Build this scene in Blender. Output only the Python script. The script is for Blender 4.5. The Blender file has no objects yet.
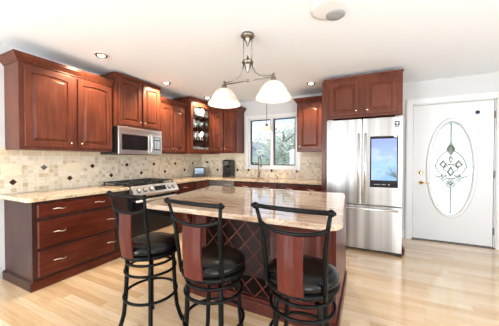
import bpy, bmesh, math, random
from mathutils import Vector, Matrix, noise
random.seed(7)
PI = math.pi
scene = bpy.context.scene
COL = scene.collection

# ------------------------------------------------------------------ camera
H = 1.30
cam_d = bpy.data.cameras.new('camera'); cam = bpy.data.objects.new('camera', cam_d); COL.objects.link(cam)
cam_d.sensor_width = 36.0; cam_d.lens = 238.0 / 499.0 * 36.0; cam_d.clip_start = 0.05; cam_d.clip_end = 500
cam.location = (0, 0, H)
cam.rotation_euler = (math.radians(90 - 0.87), 0, math.radians(26.08))
scene.camera = cam

# ------------------------------------------------------------------ exposure
vs = scene.view_settings
vs.view_transform = 'Standard'; vs.look = 'None'; vs.gamma = 1.0; vs.use_curve_mapping = False
vs.exposure = 0.31

# ------------------------------------------------------------------ world: hazy blue sky with white cloud
W = bpy.data.worlds.new('world'); scene.world = W; W.use_nodes = True
nt = W.node_tree; nt.nodes.clear()
tc = nt.nodes.new('ShaderNodeTexCoord'); mp = nt.nodes.new('ShaderNodeMapping'); mp.inputs['Scale'].default_value = (1, 1, 2.6)
nz = nt.nodes.new('ShaderNodeTexNoise'); nz.inputs['Scale'].default_value = 3.0; nz.inputs['Detail'].default_value = 6
cr = nt.nodes.new('ShaderNodeValToRGB')
cr.color_ramp.elements[0].position = .38; cr.color_ramp.elements[0].color = (.42, .62, .90, 1)
cr.color_ramp.elements[1].position = .58; cr.color_ramp.elements[1].color = (.93, .96, 1, 1)
bg = nt.nodes.new('ShaderNodeBackground'); bg.inputs['Strength'].default_value = 1.35
wo = nt.nodes.new('ShaderNodeOutputWorld')
for a, b in ((tc.outputs['Generated'], mp.inputs[0]), (mp.outputs[0], nz.inputs['Vector']), (nz.outputs['Fac'], cr.inputs[0]),
             (cr.outputs[0], bg.inputs[0]), (bg.outputs[0], wo.inputs[0])):
    nt.links.new(a, b)

def light(name, kind, loc, power, color=(1, 1, 1), rot=(0, 0, 0), **kw):
    d = bpy.data.lights.new(name, kind); d.energy = power; d.color = color
    for k, v in kw.items(): setattr(d, k, v)
    o = bpy.data.objects.new(name, d); o.location = loc; o.rotation_euler = rot; COL.objects.link(o)
    return o
# sun on the garden side, high
light('sun', 'SUN', (0, 12, 20), 4.0, (1, .97, .92), (math.radians(-30), 0, math.radians(12)), angle=.02)
# added fill lamps behind and beside the camera, tilted up to light the ceiling
light('rear_left_fill', 'AREA', (-2.3, -3.2, 1.35), 240, (.90, .95, 1), (math.radians(122), 0, 0), shape='RECTANGLE', size=1.6, size_y=1.9)
light('rear_right_fill', 'AREA', (2.4, -3.2, 1.25), 190, (.90, .95, 1), (math.radians(124), 0, 0), shape='RECTANGLE', size=2.2, size_y=2.1)
light('side_fill', 'AREA', (3.4, .4, 1.45), 120, (.90, .95, 1), (math.radians(125), 0, math.radians(90)), shape='RECTANGLE', size=2.6, size_y=1.7)

# ------------------------------------------------------------------ materials
def mat(name, color=(.8, .8, .8), rough=.5, metal=0, coat=0, coat_rough=.05, spec=.5, emis=None, es=0):
    m = bpy.data.materials.new(name); m.use_nodes = True
    p = m.node_tree.nodes['Principled BSDF']
    p.inputs['Base Color'].default_value = (*color, 1); p.inputs['Roughness'].default_value = rough
    p.inputs['Metallic'].default_value = metal; p.inputs['Coat Weight'].default_value = coat
    p.inputs['Coat Roughness'].default_value = coat_rough; p.inputs['Specular IOR Level'].default_value = spec
    if emis: p.inputs['Emission Color'].default_value = (*emis, 1); p.inputs['Emission Strength'].default_value = es
    return m
class NT:
    def __init__(s, m): s.t = m.node_tree; s.p = s.t.nodes['Principled BSDF']
    def n(s, typ, **kw):
        x = s.t.nodes.new('ShaderNode' + typ)
        for k, v in kw.items():
            if k in x.inputs.keys(): x.inputs[k].default_value = v
            else: setattr(x, k, v)
        return x
    def l(s, a, b): s.t.links.new(a, b)
    def ramp(s, fac, stops):
        r = s.n('ValToRGB'); e = r.color_ramp.elements
        while len(e) > 1: e.remove(e[0])
        e[0].position = stops[0][0]; e[0].color = (*stops[0][1], 1)
        for pos, c in stops[1:]:
            q = e.new(pos); q.color = (*c, 1)
        s.l(fac, r.inputs[0]); return r.outputs[0]
    def coords(s, scale, kind='Object'):
        t = s.n('TexCoord'); m = s.n('Mapping'); m.inputs['Scale'].default_value = scale
        s.l(t.outputs[kind], m.inputs[0]); return m.outputs[0]
    def mix(s, a, b, fac, mode='MIX'):
        x = s.n('Mix', data_type='RGBA', blend_type=mode)
        if isinstance(fac, (int, float)): x.inputs[0].default_value = fac
        else: s.l(fac, x.inputs[0])
        for v, i in ((a, 6), (b, 7)):
            if isinstance(v, tuple): x.inputs[i].default_value = (*v, 1)
            else: s.l(v, x.inputs[i])
        return x.outputs[2]
    def bump(s, h, strength=.3, dist=.002):
        b = s.n('Bump', Strength=strength, Distance=dist); s.l(h, b.inputs['Height']); s.l(b.outputs[0], s.p.inputs['Normal'])
def wood(name, c_dark, c_mid, c_light, scale, rough=.32, coat=.06, coat_rough=.12):
    m = mat(name, c_mid, rough, 0, coat, coat_rough, .24); q = NT(m)
    v = q.coords(scale)
    n1 = q.n('TexNoise', Scale=3.0, Detail=6, Roughness=.6, Distortion=.4); q.l(v, n1.inputs['Vector'])
    v2 = q.coords((1.4, 1.4, 1.4)); n2 = q.n('TexNoise', Scale=2.2, Detail=2); q.l(v2, n2.inputs['Vector'])
    c = q.ramp(n1.outputs['Fac'], [(.25, c_dark), (.5, c_mid), (.75, c_light)])
    c2 = q.ramp(n2.outputs['Fac'], [(.3, (.80, .78, .78)), (.7, (1.2, 1.2, 1.2))])
    q.l(q.mix(c, c2, 1.0, 'MULTIPLY'), q.p.inputs['Base Color'])
    return m
CHV = wood('cherry_wood_upright_grain', (.080, .021, .0115), (.118, .032, .017), (.160, .048, .025), (9, 9, .9))
CHH = wood('cherry_wood_level_grain', (.050, .009, .0045), (.090, .0165, .0075), (.135, .028, .013), (.9, .9, 9))
CHS = wood('stained_stool_wood', (.060, .009, .0055), (.080, .012, .007), (.10, .018, .010), (10, 10, 1.0), rough=.3)
BODYM = wood('dark_body_with_gap_shade', (.030, .010, .007), (.045, .016, .012), (.065, .024, .018), (9, 9, .9))  # dark brown sides; shade between the drawers is put into the colour
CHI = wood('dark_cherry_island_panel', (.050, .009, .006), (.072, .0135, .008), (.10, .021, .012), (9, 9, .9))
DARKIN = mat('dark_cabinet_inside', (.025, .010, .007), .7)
NICK = mat('brushed_nickel', (.72, .68, .62), .28, 1)
BRASSY = mat('polished_knob_metal', (.90, .72, .52), .22, 1)
BRASS = mat('polished_brass', (.80, .60, .28), .2, 1)
STEEL = mat('brushed_stainless_steel', (.74, .73, .71), .34, 1)
q = NT(STEEL); v = q.coords((60, 60, .5)); n1 = q.n('TexNoise', Scale=4.0, Detail=3); q.l(v, n1.inputs['Vector'])
q.bump(n1.outputs['Fac'], .12, .001)
v = q.coords((5, 5, .05)); n2 = q.n('TexNoise', Scale=1.6, Detail=2); q.l(v, n2.inputs['Vector'])
q.l(q.ramp(n2.outputs['Fac'], [(.35, (.28, .27, .255)), (.5, (.43, .42, .41)), (.65, (.58, .575, .57))]), q.p.inputs['Base Color'])
STEELB = mat('satin_stainless_steel', (.80, .80, .79), .28, 1)
STEELD = mat('dark_stainless_steel', (.34, .32, .30), .35, .9)
BLACKM = mat('black_wrought_metal', (.003, .0032, .0032), .36, .0, 0, .2, .13)
LEATH = mat('black_leather', (.003, .003, .0032), .22, 0, 0, .25, .25)
BLACKP = mat('black_plastic', (.012, .012, .013), .3)
BGLASS = mat('black_glass', (.01, .01, .012), .06)
IRON = mat('cast_iron', (.02, .02, .021), .5)
WALLP = mat('light_grey_wall_paint', (.62, .62, .615), .85)
CEILP = mat('white_ceiling_paint', (.89, .925, .96), .9)
WHITE = mat('white_trim_paint', (.74, .74, .735), .35)
DOORW = mat('white_door_paint', (.70, .705, .705), .4)
for m_, sc_ in ((WALLP, 180), (CEILP, 120)):
    q = NT(m_); n1 = q.n('TexNoise', Scale=sc_, Detail=2); q.l(q.coords((1, 1, 1)), n1.inputs['Vector']); q.bump(n1.outputs['Fac'], .08, .001)
PLAST = mat('almond_plastic', (.78, .68, .50), .4)
WPLAST = mat('white_plastic', (.85, .85, .84), .4)
GREYM = mat('grey_speaker_mesh', (.36, .36, .37), .7)
DIAM = mat('dark_brown_glazed_tile', (.05, .018, .012), .25)
DIAMG = mat('grey_metal_tile', (.16, .15, .14), .3, .5)
RUBBER = mat('dark_rubber', (.03, .025, .02), .8)
BRONZE = mat('antique_nickel', (.27, .24, .21), .3, 1)
CERAM = mat('white_ceramic', (.82, .82, .80), .2)
VINYL = mat('dark_window_frame', (.03, .03, .034), .4)

def granite(name, base, light_c, dark, scale, streak):
    m = mat(name, base, .05, 0, .0, .05, .8); q = NT(m)
    v = q.coords(scale, 'Object')
    a = q.n('TexNoise', Scale=7.0, Detail=8, Roughness=.7, Distortion=.8); q.l(v, a.inputs['Vector'])
    v1 = q.coords((1, 1, 1)); b = q.n('TexNoise', Scale=70.0, Detail=3, Roughness=.8); q.l(v1, b.inputs['Vector'])
    v2 = q.coords((scale[0]*.6, scale[1]*.9, 1)); d = q.n('TexNoise', Scale=3.2, Detail=6, Roughness=.65, Distortion=1.2); q.l(v2, d.inputs['Vector'])
    c = q.ramp(a.outputs['Fac'], [(.30, dark), (.42, base), (.56, light_c), (.72, base)])
    c = q.mix(c, streak, q.ramp(d.outputs['Fac'], [(.52, (0, 0, 0)), (.66, (.75, .75, .75))]))
    c = q.mix(c, (.16, .09, .06), q.ramp(b.outputs['Fac'], [(.56, (0, 0, 0)), (.66, (.85, .85, .85))]))
    q.l(c, q.p.inputs['Base Color'])
    return m
GRAN = granite('cream_granite', (.56, .39, .23), (.76, .64, .46), (.25, .14, .08), (1.6, 1.6, 1.6), (.70, .56, .40))
GRANI = granite('rosy_streaked_granite', (.42, .28, .18), (.60, .48, .37), (.20, .10, .07), (.55, 4.6, 1.5), (.34, .16, .11))

# floor boards along X
FLOORM = mat('pale_maple_boards', (.70, .50, .31),   .14, 0, .8, .06)
q = NT(FLOORM)
g = q.n('NewGeometry'); sp = q.n('SeparateXYZ'); q.l(g.outputs['Position'], sp.inputs[0])
def mth(q, op, a, b=None):
    m = q.n('Math', operation=op)
    for i, v in enumerate((a, b)):
        if v is None: continue
        if isinstance(v, (int, float)): m.inputs[i].default_value = v
        else: q.l(v, m.inputs[i])
    return m.outputs[0]
row = mth(q, 'FLOOR', mth(q, 'DIVIDE', sp.outputs['Y'], .076))
wn = q.n('TexWhiteNoise', noise_dimensions='1D'); q.l(row, wn.inputs['W'])
xs = mth(q, 'ADD', sp.outputs['X'], mth(q, 'MULTIPLY', wn.outputs['Value'], 3.7))
bi = mth(q, 'FLOOR', mth(q, 'DIVIDE', xs, .95))
cb = q.n('CombineXYZ'); q.l(bi, cb.inputs[0]); q.l(row, cb.inputs[1])
wn2 = q.n('TexWhiteNoise', noise_dimensions='2D'); q.l(cb.outputs[0], wn2.inputs['Vector'])
col = q.ramp(wn2.outputs['Value'], [(0, (.64, .43, .235)), (.45, (.73, .525, .315)), (.8, (.77, .575, .365)), (1, (.81, .63, .43))])
cg = q.n('CombineXYZ'); q.l(mth(q, 'MULTIPLY', sp.outputs['X'], 1.3), cg.inputs[0]); q.l(mth(q, 'MULTIPLY', sp.outputs['Y'], 24), cg.inputs[1]); q.l(wn2.outputs['Value'], cg.inputs[2])
gn = q.n('TexNoise', Scale=3.0, Detail=6, Distortion=.5); q.l(cg.outputs[0], gn.inputs['Vector'])
col = q.mix(col, q.ramp(gn.outputs['Fac'], [(.3, (.86, .82, .78)), (.6, (1, 1, 1))]), 1.0, 'MULTIPLY')
fy = mth(q, 'FRACT', mth(q, 'DIVIDE', sp.outputs['Y'], .076)); fx = mth(q, 'FRACT', mth(q, 'DIVIDE', xs, .95))
gap = mth(q, 'MAXIMUM', mth(q, 'LESS_THAN', fy, .022), mth(q, 'LESS_THAN', fx, .002))
col = q.mix(col, (.36, .22, .12), mth(q, 'MULTIPLY', gap, .75))
q.l(col, q.p.inputs['Base Color'])

# tumbled travertine mosaic, (x+y, z) as the tile plane
TILE = mat('tumbled_travertine_tile', (.72, .62, .47), .5)
q = NT(TILE); g = q.n('NewGeometry'); sp = q.n('SeparateXYZ'); q.l(g.outputs['Position'], sp.inputs[0])
u = mth(q, 'ADD', sp.outputs['X'], sp.outputs['Y']); z = sp.outputs['Z']
T = .0508
big = mth(q, 'GREATER_THAN', z, 1.338)
tu = mth(q, 'ADD', T, mth(q, 'MULTIPLY', big, .102 * 2 - T)); 
zz = mth(q, 'SUBTRACT', z, mth(q, 'ADD', .93, mth(q, 'MULTIPLY', big, .408)))
tz = mth(q, 'ADD', T, mth(q, 'MULTIPLY', big, .075 - T))
iu = mth(q, 'DIVIDE', u, tu); iz = mth(q, 'DIVIDE', zz, tz)
cb = q.n('CombineXYZ'); q.l(mth(q, 'FLOOR', iu), cb.inputs[0]); q.l(mth(q, 'FLOOR', iz), cb.inputs[1])
wn = q.n('TexWhiteNoise', noise_dimensions='2D'); q.l(cb.outputs[0], wn.inputs['Vector'])
col = q.ramp(wn.outputs['Value'], [(0, (.54, .43, .28)), (.2, (.65, .55, .40)), (.5, (.74, .65, .50)), (1, (.80, .73, .60))])
col = q.mix(col, (.70, .58, .40), mth(q, 'MULTIPLY', big, .75))
n1 = q.n('TexNoise', Scale=38.0, Detail=5, Roughness=.7); q.l(g.outputs['Position'], n1.inputs['Vector'])
col = q.mix(col, q.ramp(n1.outputs['Fac'], [(.35, (.88, .85, .81)), (.6, (1, 1, 1))]), 1.0, 'MULTIPLY')
def edge(i, w):
    f = mth(q, 'FRACT', i); return mth(q, 'MAXIMUM', mth(q, 'LESS_THAN', f, w), mth(q, 'GREATER_THAN', f, 1 - w))
gr = mth(q, 'MAXIMUM', edge(iu, .035), edge(iz, .035))
col = q.mix(col, (.74, .68, .58), gr); q.l(col, q.p.inputs['Base Color'])
q.bump(mth(q, 'SUBTRACT', 1.0, gr), .5, .002)

# glass
def glass(name, tint=(1, 1, 1), gloss=.08, rough=.02):
    m = bpy.data.materials.new(name); m.use_nodes = True; t = m.node_tree; t.nodes.clear()
    tr = t.nodes.new('ShaderNodeBsdfTransparent'); tr.inputs[0].default_value = (*tint, 1)
    gl = t.nodes.new('ShaderNodeBsdfGlossy'); gl.inputs['Roughness'].default_value = rough
    fr = t.nodes.new('ShaderNodeFresnel'); fr.inputs[0].default_value = 1.35
    mx = t.nodes.new('ShaderNodeMixShader'); o = t.nodes.new('ShaderNodeOutputMaterial')
    t.links.new(fr.outputs[0], mx.inputs[0]); t.links.new(tr.outputs[0], mx.inputs[1]); t.links.new(gl.outputs[0], mx.inputs[2]); t.links.new(mx.outputs[0], o.inputs[0])
    return m
GLASS = glass('clear_window_glass', (.97, .99, 1))
def frosted(name):
    m = bpy.data.materials.new(name); m.use_nodes = True; t = m.node_tree; t.nodes.clear()
    tl = t.nodes.new('ShaderNodeBsdfTranslucent'); tl.inputs[0].default_value = (.78, .80, .79, 1)
    tr = t.nodes.new('ShaderNodeBsdfTransparent'); tr.inputs[0].default_value = (.80, .84, .82, 1)
    gl = t.nodes.new('ShaderNodeBsdfGlossy'); gl.inputs['Roughness'].default_value = .15
    nz = t.nodes.new('ShaderNodeTexNoise'); nz.inputs['Scale'].default_value = 40; nz.inputs['Detail'].default_value = 4
    cr = t.nodes.new('ShaderNodeValToRGB'); cr.color_ramp.elements[0].position = .0; cr.color_ramp.elements[1].position = .60
    tcn = t.nodes.new('ShaderNodeTexCoord')
    a = t.nodes.new('ShaderNodeMixShader'); b = t.nodes.new('ShaderNodeMixShader'); b.inputs[0].default_value = .06
    o = t.nodes.new('ShaderNodeOutputMaterial')
    t.links.new(tcn.outputs['Object'], nz.inputs['Vector']); t.links.new(nz.outputs['Fac'], cr.inputs[0]); t.links.new(cr.outputs[0], a.inputs[0])
    t.links.new(tl.outputs[0], a.inputs[2]); t.links.new(tr.outputs[0], a.inputs[1])
    t.links.new(a.outputs[0], b.inputs[1]); t.links.new(gl.outputs[0], b.inputs[2]); t.links.new(b.outputs[0], o.inputs[0])
    return m
FROST = frosted('textured_door_glass')
SHADE = mat('white_alabaster_glass', (.9, .88, .84), .25, emis=(1, .95, .88), es=.08)
q = NT(SHADE); n1 = q.n('TexNoise', Scale=5.0, Detail=4, Distortion=1.5); q.l(q.coords((1, 1, 2)), n1.inputs['Vector'])
q.l(q.ramp(n1.outputs['Fac'], [(.35, (.62, .53, .42)), (.6, (.78, .75, .70))]), q.p.inputs['Base Color'])
LAMP = mat('lit_lamp_lens', (1, .95, .9), .4, emis=(1, .88, .70), es=6.0)

# ------------------------------------------------------------------ mesh builder
class MB:
    def __init__(s): s.v = []; s.f = []; s.sm = []
    def add(s, vs_, fs, smooth=False):
        o = len(s.v); s.v += [tuple(p) for p in vs_]; s.f += [[i + o for i in f] for f in fs]; s.sm += [smooth] * len(fs); return s
    def box(s, a, b):
        x0, y0, z0 = [min(p, q_) for p, q_ in zip(a, b)]; x1, y1, z1 = [max(p, q_) for p, q_ in zip(a, b)]
        return s.add([(x0, y0, z0), (x1, y0, z0), (x1, y1, z0), (x0, y1, z0), (x0, y0, z1), (x1, y0, z1), (x1, y1, z1), (x0, y1, z1)],
                     [(3, 2, 1, 0), (4, 5, 6, 7), (0, 1, 5, 4), (1, 2, 6, 5), (2, 3, 7, 6), (3, 0, 4, 7)])
    def prism(s, poly, z0, z1):
        n = len(poly); area = sum(poly[i][0] * poly[(i + 1) % n][1] - poly[(i + 1) % n][0] * poly[i][1] for i in range(n))
        if area < 0: poly = poly[::-1]
        return s.add([(x, y, z0) for x, y in poly] + [(x, y, z1) for x, y in poly],
                     [list(range(n))[::-1], list(range(n, 2 * n))] + [(i, (i + 1) % n, (i + 1) % n + n, i + n) for i in range(n)])
    def loops(s, ls, cap0=True, cap1=True, smooth=False, closed=True):
        n = len(ls[0]); vs_ = [p for l in ls for p in l]; fs = []
        for k in range(len(ls) - 1):
            for i in range(n if closed else n - 1):
                j = (i + 1) % n; fs.append((k * n + i, k * n + j, (k + 1) * n + j, (k + 1) * n + i))
        if cap0: fs.append(list(range(n))[::-1])
        if cap1: fs.append(list(range((len(ls) - 1) * n, len(ls) * n)))
        return s.add(vs_, fs, smooth)
    def tube(s, pts, r, n=10, closed=False, smooth=True):
        pts = [Vector(p) for p in pts]; m = len(pts); rs = r if isinstance(r, (list, tuple)) else [r] * m
        ls = []; ref = None
        for i, p in enumerate(pts):
            if closed: t = pts[(i + 1) % m] - pts[i - 1]
            else: t = pts[min(i + 1, m - 1)] - pts[max(i - 1, 0)]
            t.normalize()
            if ref is None: ref = Vector((0, 0, 1)) if abs(t.z) < .9 else Vector((1, 0, 0))
            a = ref - t * ref.dot(t)
            if a.length < 1e-4: a = Vector((1, 0, 0)) - t * t.x
            a.normalize(); b = t.cross(a); ref = a
            ls.append([p + (a * math.cos(2 * PI * k / n) + b * math.sin(2 * PI * k / n)) * rs[i] for k in range(n)])
        if closed: ls.append(ls[0]); return s.loops(ls, False, False, smooth)
        return s.loops(ls, True, True, smooth)
    def lathe(s, c, prof, n=32, smooth=True, axis='z', cap=True):
        ls = []
        for r, h in prof:
            l = []
            for k in range(n):
                a = 2 * PI * k / n; x, y = r * math.cos(a), r * math.sin(a)
                if axis == 'z': p = (c[0] + x, c[1] + y, c[2] + h)
                elif axis == 'y': p = (c[0] + x, c[1] + h, c[2] - y)
                else: p = (c[0] + h, c[1] + x, c[2] + y)
                l.append(p)
            ls.append(l)
        return s.loops(ls, cap, cap, smooth)
    def ring(s, c, R, r, n=40, m=8):
        return s.tube([(c[0] + R * math.cos(2 * PI * k / n), c[1] + R * math.sin(2 * PI * k / n), c[2]) for k in range(n)], r, m, closed=True)

ORG = {}
def obj(name, mb, m, parent=None, loc=None, bevel=0, seg=2, label=None):
    me = bpy.data.meshes.new(name)
    if parent is not None: org = ORG[parent.name]
    else:
        if loc is None:
            xs_ = [p[0] for p in mb.v]; ys_ = [p[1] for p in mb.v]; zs_ = [p[2] for p in mb.v]
            loc = ((min(xs_) + max(xs_)) / 2, (min(ys_) + max(ys_)) / 2, min(zs_))
        org = Vector(loc)
    me.from_pydata([Vector(p) - org for p in mb.v], [], mb.f)
    for pl, sm in zip(me.polygons, mb.sm): pl.use_smooth = sm
    me.materials.append(m); me.update()
    o = bpy.data.objects.new(name, me); COL.objects.link(o)
    if parent is not None: o.parent = parent
    else: o.location = org
    ORG[o.name] = org
    if bevel:
        b = o.modifiers.new('bevel', 'BEVEL'); b.width = bevel; b.segments = seg; b.limit_method = 'ANGLE'; b.angle_limit = math.radians(40)
    if label: o['label'] = label
    return o
def thing(name, label, cat, loc, group=None, rot=0):
    o = bpy.data.objects.new(name, None); COL.objects.link(o); o.location = loc; o.rotation_euler = (0, 0, rot); o.empty_display_size = .1
    o['label'] = label; o['category'] = cat
    if group: o['group'] = group
    ORG[o.name] = Vector(loc); return o
def tag(o, label, cat, group=None):
    o['label'] = label; o['category'] = cat
    if group: o['group'] = group
    return o
def struct(name, mb, m, parent=None, bevel=0, loc=None):
    o = obj(name, mb, m, parent, loc=loc, bevel=bevel)
    if parent is None: o['kind'] = 'structure'
    return o
def box(a, b): return MB().box(a, b)
def clone(root, loc, label, rot=None, group=None):
    r = root.copy(); COL.objects.link(r); r.location = loc; r['label'] = label
    if rot is not None: r.rotation_euler = (0, 0, rot)
    if group: r['group'] = group
    for ch in list(root.children):
        c = ch.copy(); COL.objects.link(c); c.parent = r
        for g_ in list(ch.children):
            d = g_.copy(); COL.objects.link(d); d.parent = c
    return r

class Fr:      # a vertical working plane: origin, horizontal direction u, outward normal n
    def __init__(s, o, u, n): s.o = Vector(o); s.u = Vector(u).normalized(); s.n = Vector(n).normalized()
    def p(s, u, z, d=0): v = s.o + s.u * u + s.n * d; return (v.x, v.y, z)
    def box(s, mb, u0, u1, z0, z1, d0, d1):
        vs_ = [s.p(u0, z0, d0), s.p(u1, z0, d0), s.p(u1, z0, d1), s.p(u0, z0, d1), s.p(u0, z1, d0), s.p(u1, z1, d0), s.p(u1, z1, d1), s.p(u0, z1, d1)]
        fs = [(0, 1, 2, 3), (7, 6, 5, 4), (4, 5, 1, 0), (5, 6, 2, 1), (6, 7, 3, 2), (7, 4, 0, 3)]
        if s.u.cross(Vector((0, 0, 1))).dot(s.n) < 0: fs = [f[::-1] for f in fs]
        return mb.add(vs_, fs)
N_ARCH = 14
def arch_loop(fr, u0, u1, z0, z1, d, arch):
    pts = [(u0, z0), (u1, z0)]
    for k in range(N_ARCH + 1):
        t = k / N_ARCH; uu = u1 + (u0 - u1) * t; pts.append((uu, z1 - arch * (1 - math.sin(PI * t) ** .8)))
    return [fr.p(u, z, d) for u, z in pts]
def fix(mb):   # recalculate normals of a closed mesh
    bm = bmesh.new(); vs_ = [bm.verts.new(p) for p in mb.v]
    for f, sm in zip(mb.f, mb.sm):
        try: nf = bm.faces.new([vs_[i] for i in f]); nf.smooth = sm
        except ValueError: pass
    bmesh.ops.recalc_face_normals(bm, faces=bm.faces); bm.verts.index_update()
    out = MB(); out.v = [tuple(v.co) for v in bm.verts]; out.f = [[v.index for v in f.verts] for f in bm.faces]; out.sm = [f.smooth for f in bm.faces]
    bm.free(); return out
def panel_door(fr, u0, u1, z0, z1, t=.022, fw=.055, arch=0, d=.003):
    mb = MB(); e = .003
    def L(i, dd, a): return arch_loop(fr, u0 + i, u1 - i, z0 + i, z1 - i, d + dd, a)
    mb.loops([L(0, 0, 0), L(0, t - e, 0), L(e, t, 0), L(fw, t, arch), L(fw + .005, t - .013, arch), L(fw + .014, t - .014, arch),
              L(fw + .040, t - .002, arch), L(fw + .044, t - .001, arch)])
    return fix(mb)
def slab_front(fr, u0, u1, z0, z1, t=.02, d=0):
    mb = MB()
    def L(i, dd): return [fr.p(u0 + i, z0 + i, d + dd), fr.p(u1 - i, z0 + i, d + dd), fr.p(u1 - i, z1 - i, d + dd), fr.p(u0 + i, z1 - i, d + dd)]
    mb.loops([L(0, 0), L(0, t - .009), L(.009, t)]); return fix(mb)
def knob_mb(fr, u, z, d):
    mb = MB(); c = Vector(fr.p(u, z, d)); n = fr.n; side = Vector((0, 0, 1)); b = n.cross(side)
    ls = []
    for r, h in ((.006, 0), (.005, .010), (.013, .016), (.015, .022), (.011, .028), (.002, .030)):
        ls.append([c + n * h + (side * math.cos(2 * PI * k / 14) + b * math.sin(2 * PI * k / 14)) * r for k in range(14)])
    mb.loops(ls, smooth=True); return fix(mb)
def pull_mb(fr, u, z, d, w=.115):
    mb = MB(); pts = []
    for k in range(13):
        t = k / 12; uu = u - w / 2 + w * t; h = .026 * math.sin(PI * t) ** .5 if 0 < t < 1 else 0
        pts.append(fr.p(uu, z + .006 * math.sin(2 * PI * t), d + .002 + h))
    mb.tube(pts, [.0042 + .0015 * math.sin(PI * k / 12) for k in range(13)], 8); return mb
def crown(pts, z0, prof):      # open polyline, outward = right of travel; prof: (out, dz)
    n = len(pts); ls = []
    P = [Vector((x, y, 0)) for x, y in pts]
    dirs = [(P[i + 1] - P[i]).normalized() for i in range(n - 1)]
    nor = [Vector((d.y, -d.x, 0)) for d in dirs]
    for i in range(n):
        if i == 0: m_ = nor[0]
        elif i == n - 1: m_ = nor[-1]
        else:
            m_ = (nor[i - 1] + nor[i]).normalized(); m_ = m_ / max(.3, m_.dot(nor[i]))
        full = list(prof) + [(0, prof[-1][1]), (0, prof[0][1])] 
        ls.append([(P[i].x + m_.x * o_, P[i].y + m_.y * o_, z0 + dz) for o_, dz in full])
    mb = MB(); mb.loops(ls, True, True); return fix(mb)
CROWN = [(.004, 0), (.012, .004), (.012, .016), (.020, .020), (.045, .055), (.050, .058), (.050, .070), (.058, .074), (.058, .085)]

# ------------------------------------------------------------------ the room
XL, XR, YB, YR, ZC = -3.55, 3.6, 4.66, -3.4, 2.555
struct('floor', box((XL - .12, YR - .12, -.1), (XR + .12, YB + .12, 0)), FLOORM)
struct('ceiling', box((XL - .12, YR - .12, ZC), (XR + .12, YB + .12, ZC + .12)), CEILP)
struct('wall_left', box((XL - .12, YR, 0), (XL, YB, ZC)), WALLP)
struct('wall_right', box((XR, YR, 0), (XR + .12, YB, ZC)), WALLP)
struct('wall_rear', box((XL, YR - .12, 0), (XR, YR, ZC)), WALLP)
WX0, WX1, WZ0, WZ1 = -2.30, -1.23, 1.145, 2.175      # window hole
DX0, DX1, DZ1 = .675, 1.685, 2.185                    # door hole
wb = MB(); yw = YB + .15
for a, b, c, d in ((XL, WX0, 0, ZC), (WX0, WX1, 0, WZ0), (WX0, WX1, WZ1, ZC), (WX1, DX0, 0, ZC), (DX0, DX1, DZ1, ZC), (DX1, XR, 0, ZC)):
    wb.box((a, YB, c), (b, yw, d))
struct('wall_back', wb, WALLP)
struct('baseboard_back', MB().box((.46, YB - .015, 0), (DX0 - .095, YB, .13)).box((DX1 + .095, YB - .015, 0), (XR, YB, .13)), WHITE)
struct('baseboard_left', box((XL, YR, 0), (XL + .015, 1.09, .13)), WHITE)

# window_1: two casements in a white casing
win = bpy.data.objects.new('window_1', None); COL.objects.link(win); win.location = (-1.765, YB, WZ0); win['kind'] = 'structure'; ORG['window_1'] = Vector(win.location)
cs = MB()
for a, b, c, d in ((WX0 - .075, WX0, 1.095, WZ1 + .06), (WX1, WX1 + .075, 1.095, WZ1 + .06), (WX0, WX1, WZ1, WZ1 + .06), (WX0, WX1, 1.095, WZ0)):
    cs.box((a, YB - .022, c), (b, YB, d))
cs.box((-1.79, YB - .018, WZ0), (-1.735, YB + .09, WZ1))
for a, b, c, d in ((WX0, WX0 + .035, WZ0, WZ1), (WX1 - .035, WX1, WZ0, WZ1), (WX0, WX1, WZ1 - .03, WZ1), (WX0, WX1, WZ0, WZ0 + .03)):
    cs.box((a, YB, c), (b, YB + .10, d))
obj('window_casing', cs, WHITE, win, bevel=.002)
for a, b in ((-2.262, -1.795), (-1.728, -1.268)):
    fm = MB(); t = .020
    for x0, x1, z0, z1 in ((a, a + t, WZ0 + .03, WZ1 - .03), (b - t, b, WZ0 + .03, WZ1 - .03), (a + t, b - t, WZ1 - .03 - t, WZ1 - .03), (a + t, b - t, WZ0 + .03, WZ0 + .03 + t)):
        fm.box((x0, YB + .03, z0), (x1, YB + .065, z1))
    fo = obj('window_sash', fm, VINYL, win)
    obj('window_pane', box((a + t, YB + .046, WZ0 + .05), (b - t, YB + .050, WZ1 - .05)), GLASS, fo)

# door_1: white entrance door with an oval light
door = bpy.data.objects.new('door_1', None); COL.objects.link(door); door.location = (1.18, YB, 0); door['kind'] = 'structure'; ORG['door_1'] = Vector(door.location)
cs = MB()
for a, b, c, d in ((DX0 - .088, DX0, 0, DZ1 + .085), (DX1, DX1 + .088, 0, DZ1 + .085), (DX0, DX1, DZ1, DZ1 + .085)):
    cs.box((a, YB - .022, c), (b, YB, d))
    cs.box((a + .012, YB - .030, c), (a + .03 if b - a < .2 else b, YB - .022, d if b - a < .2 else c + .015))
for a, b, c, d in ((DX0, DX0 + .012, 0, DZ1), (DX1 - .012, DX1, 0, DZ1), (DX0, DX1, DZ1 - .012, DZ1)):
    cs.box((a, YB, c), (b, YB + .12, d))
obj('door_casing', cs, WHITE, door)
SX0, SX1, SZ0, SZ1, SY = DX0 + .018, DX1 - .018, .022, DZ1 - .018, YB + .012
OCX, OCZ, ORX, ORZ = 1.180, 1.160, .275, .735
NO = 64
def oval(rx, rz, y): return [(OCX + rx * math.cos(2 * PI * k / NO), y, OCZ + rz * math.sin(2 * PI * k / NO)) for k in range(NO)]
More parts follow.
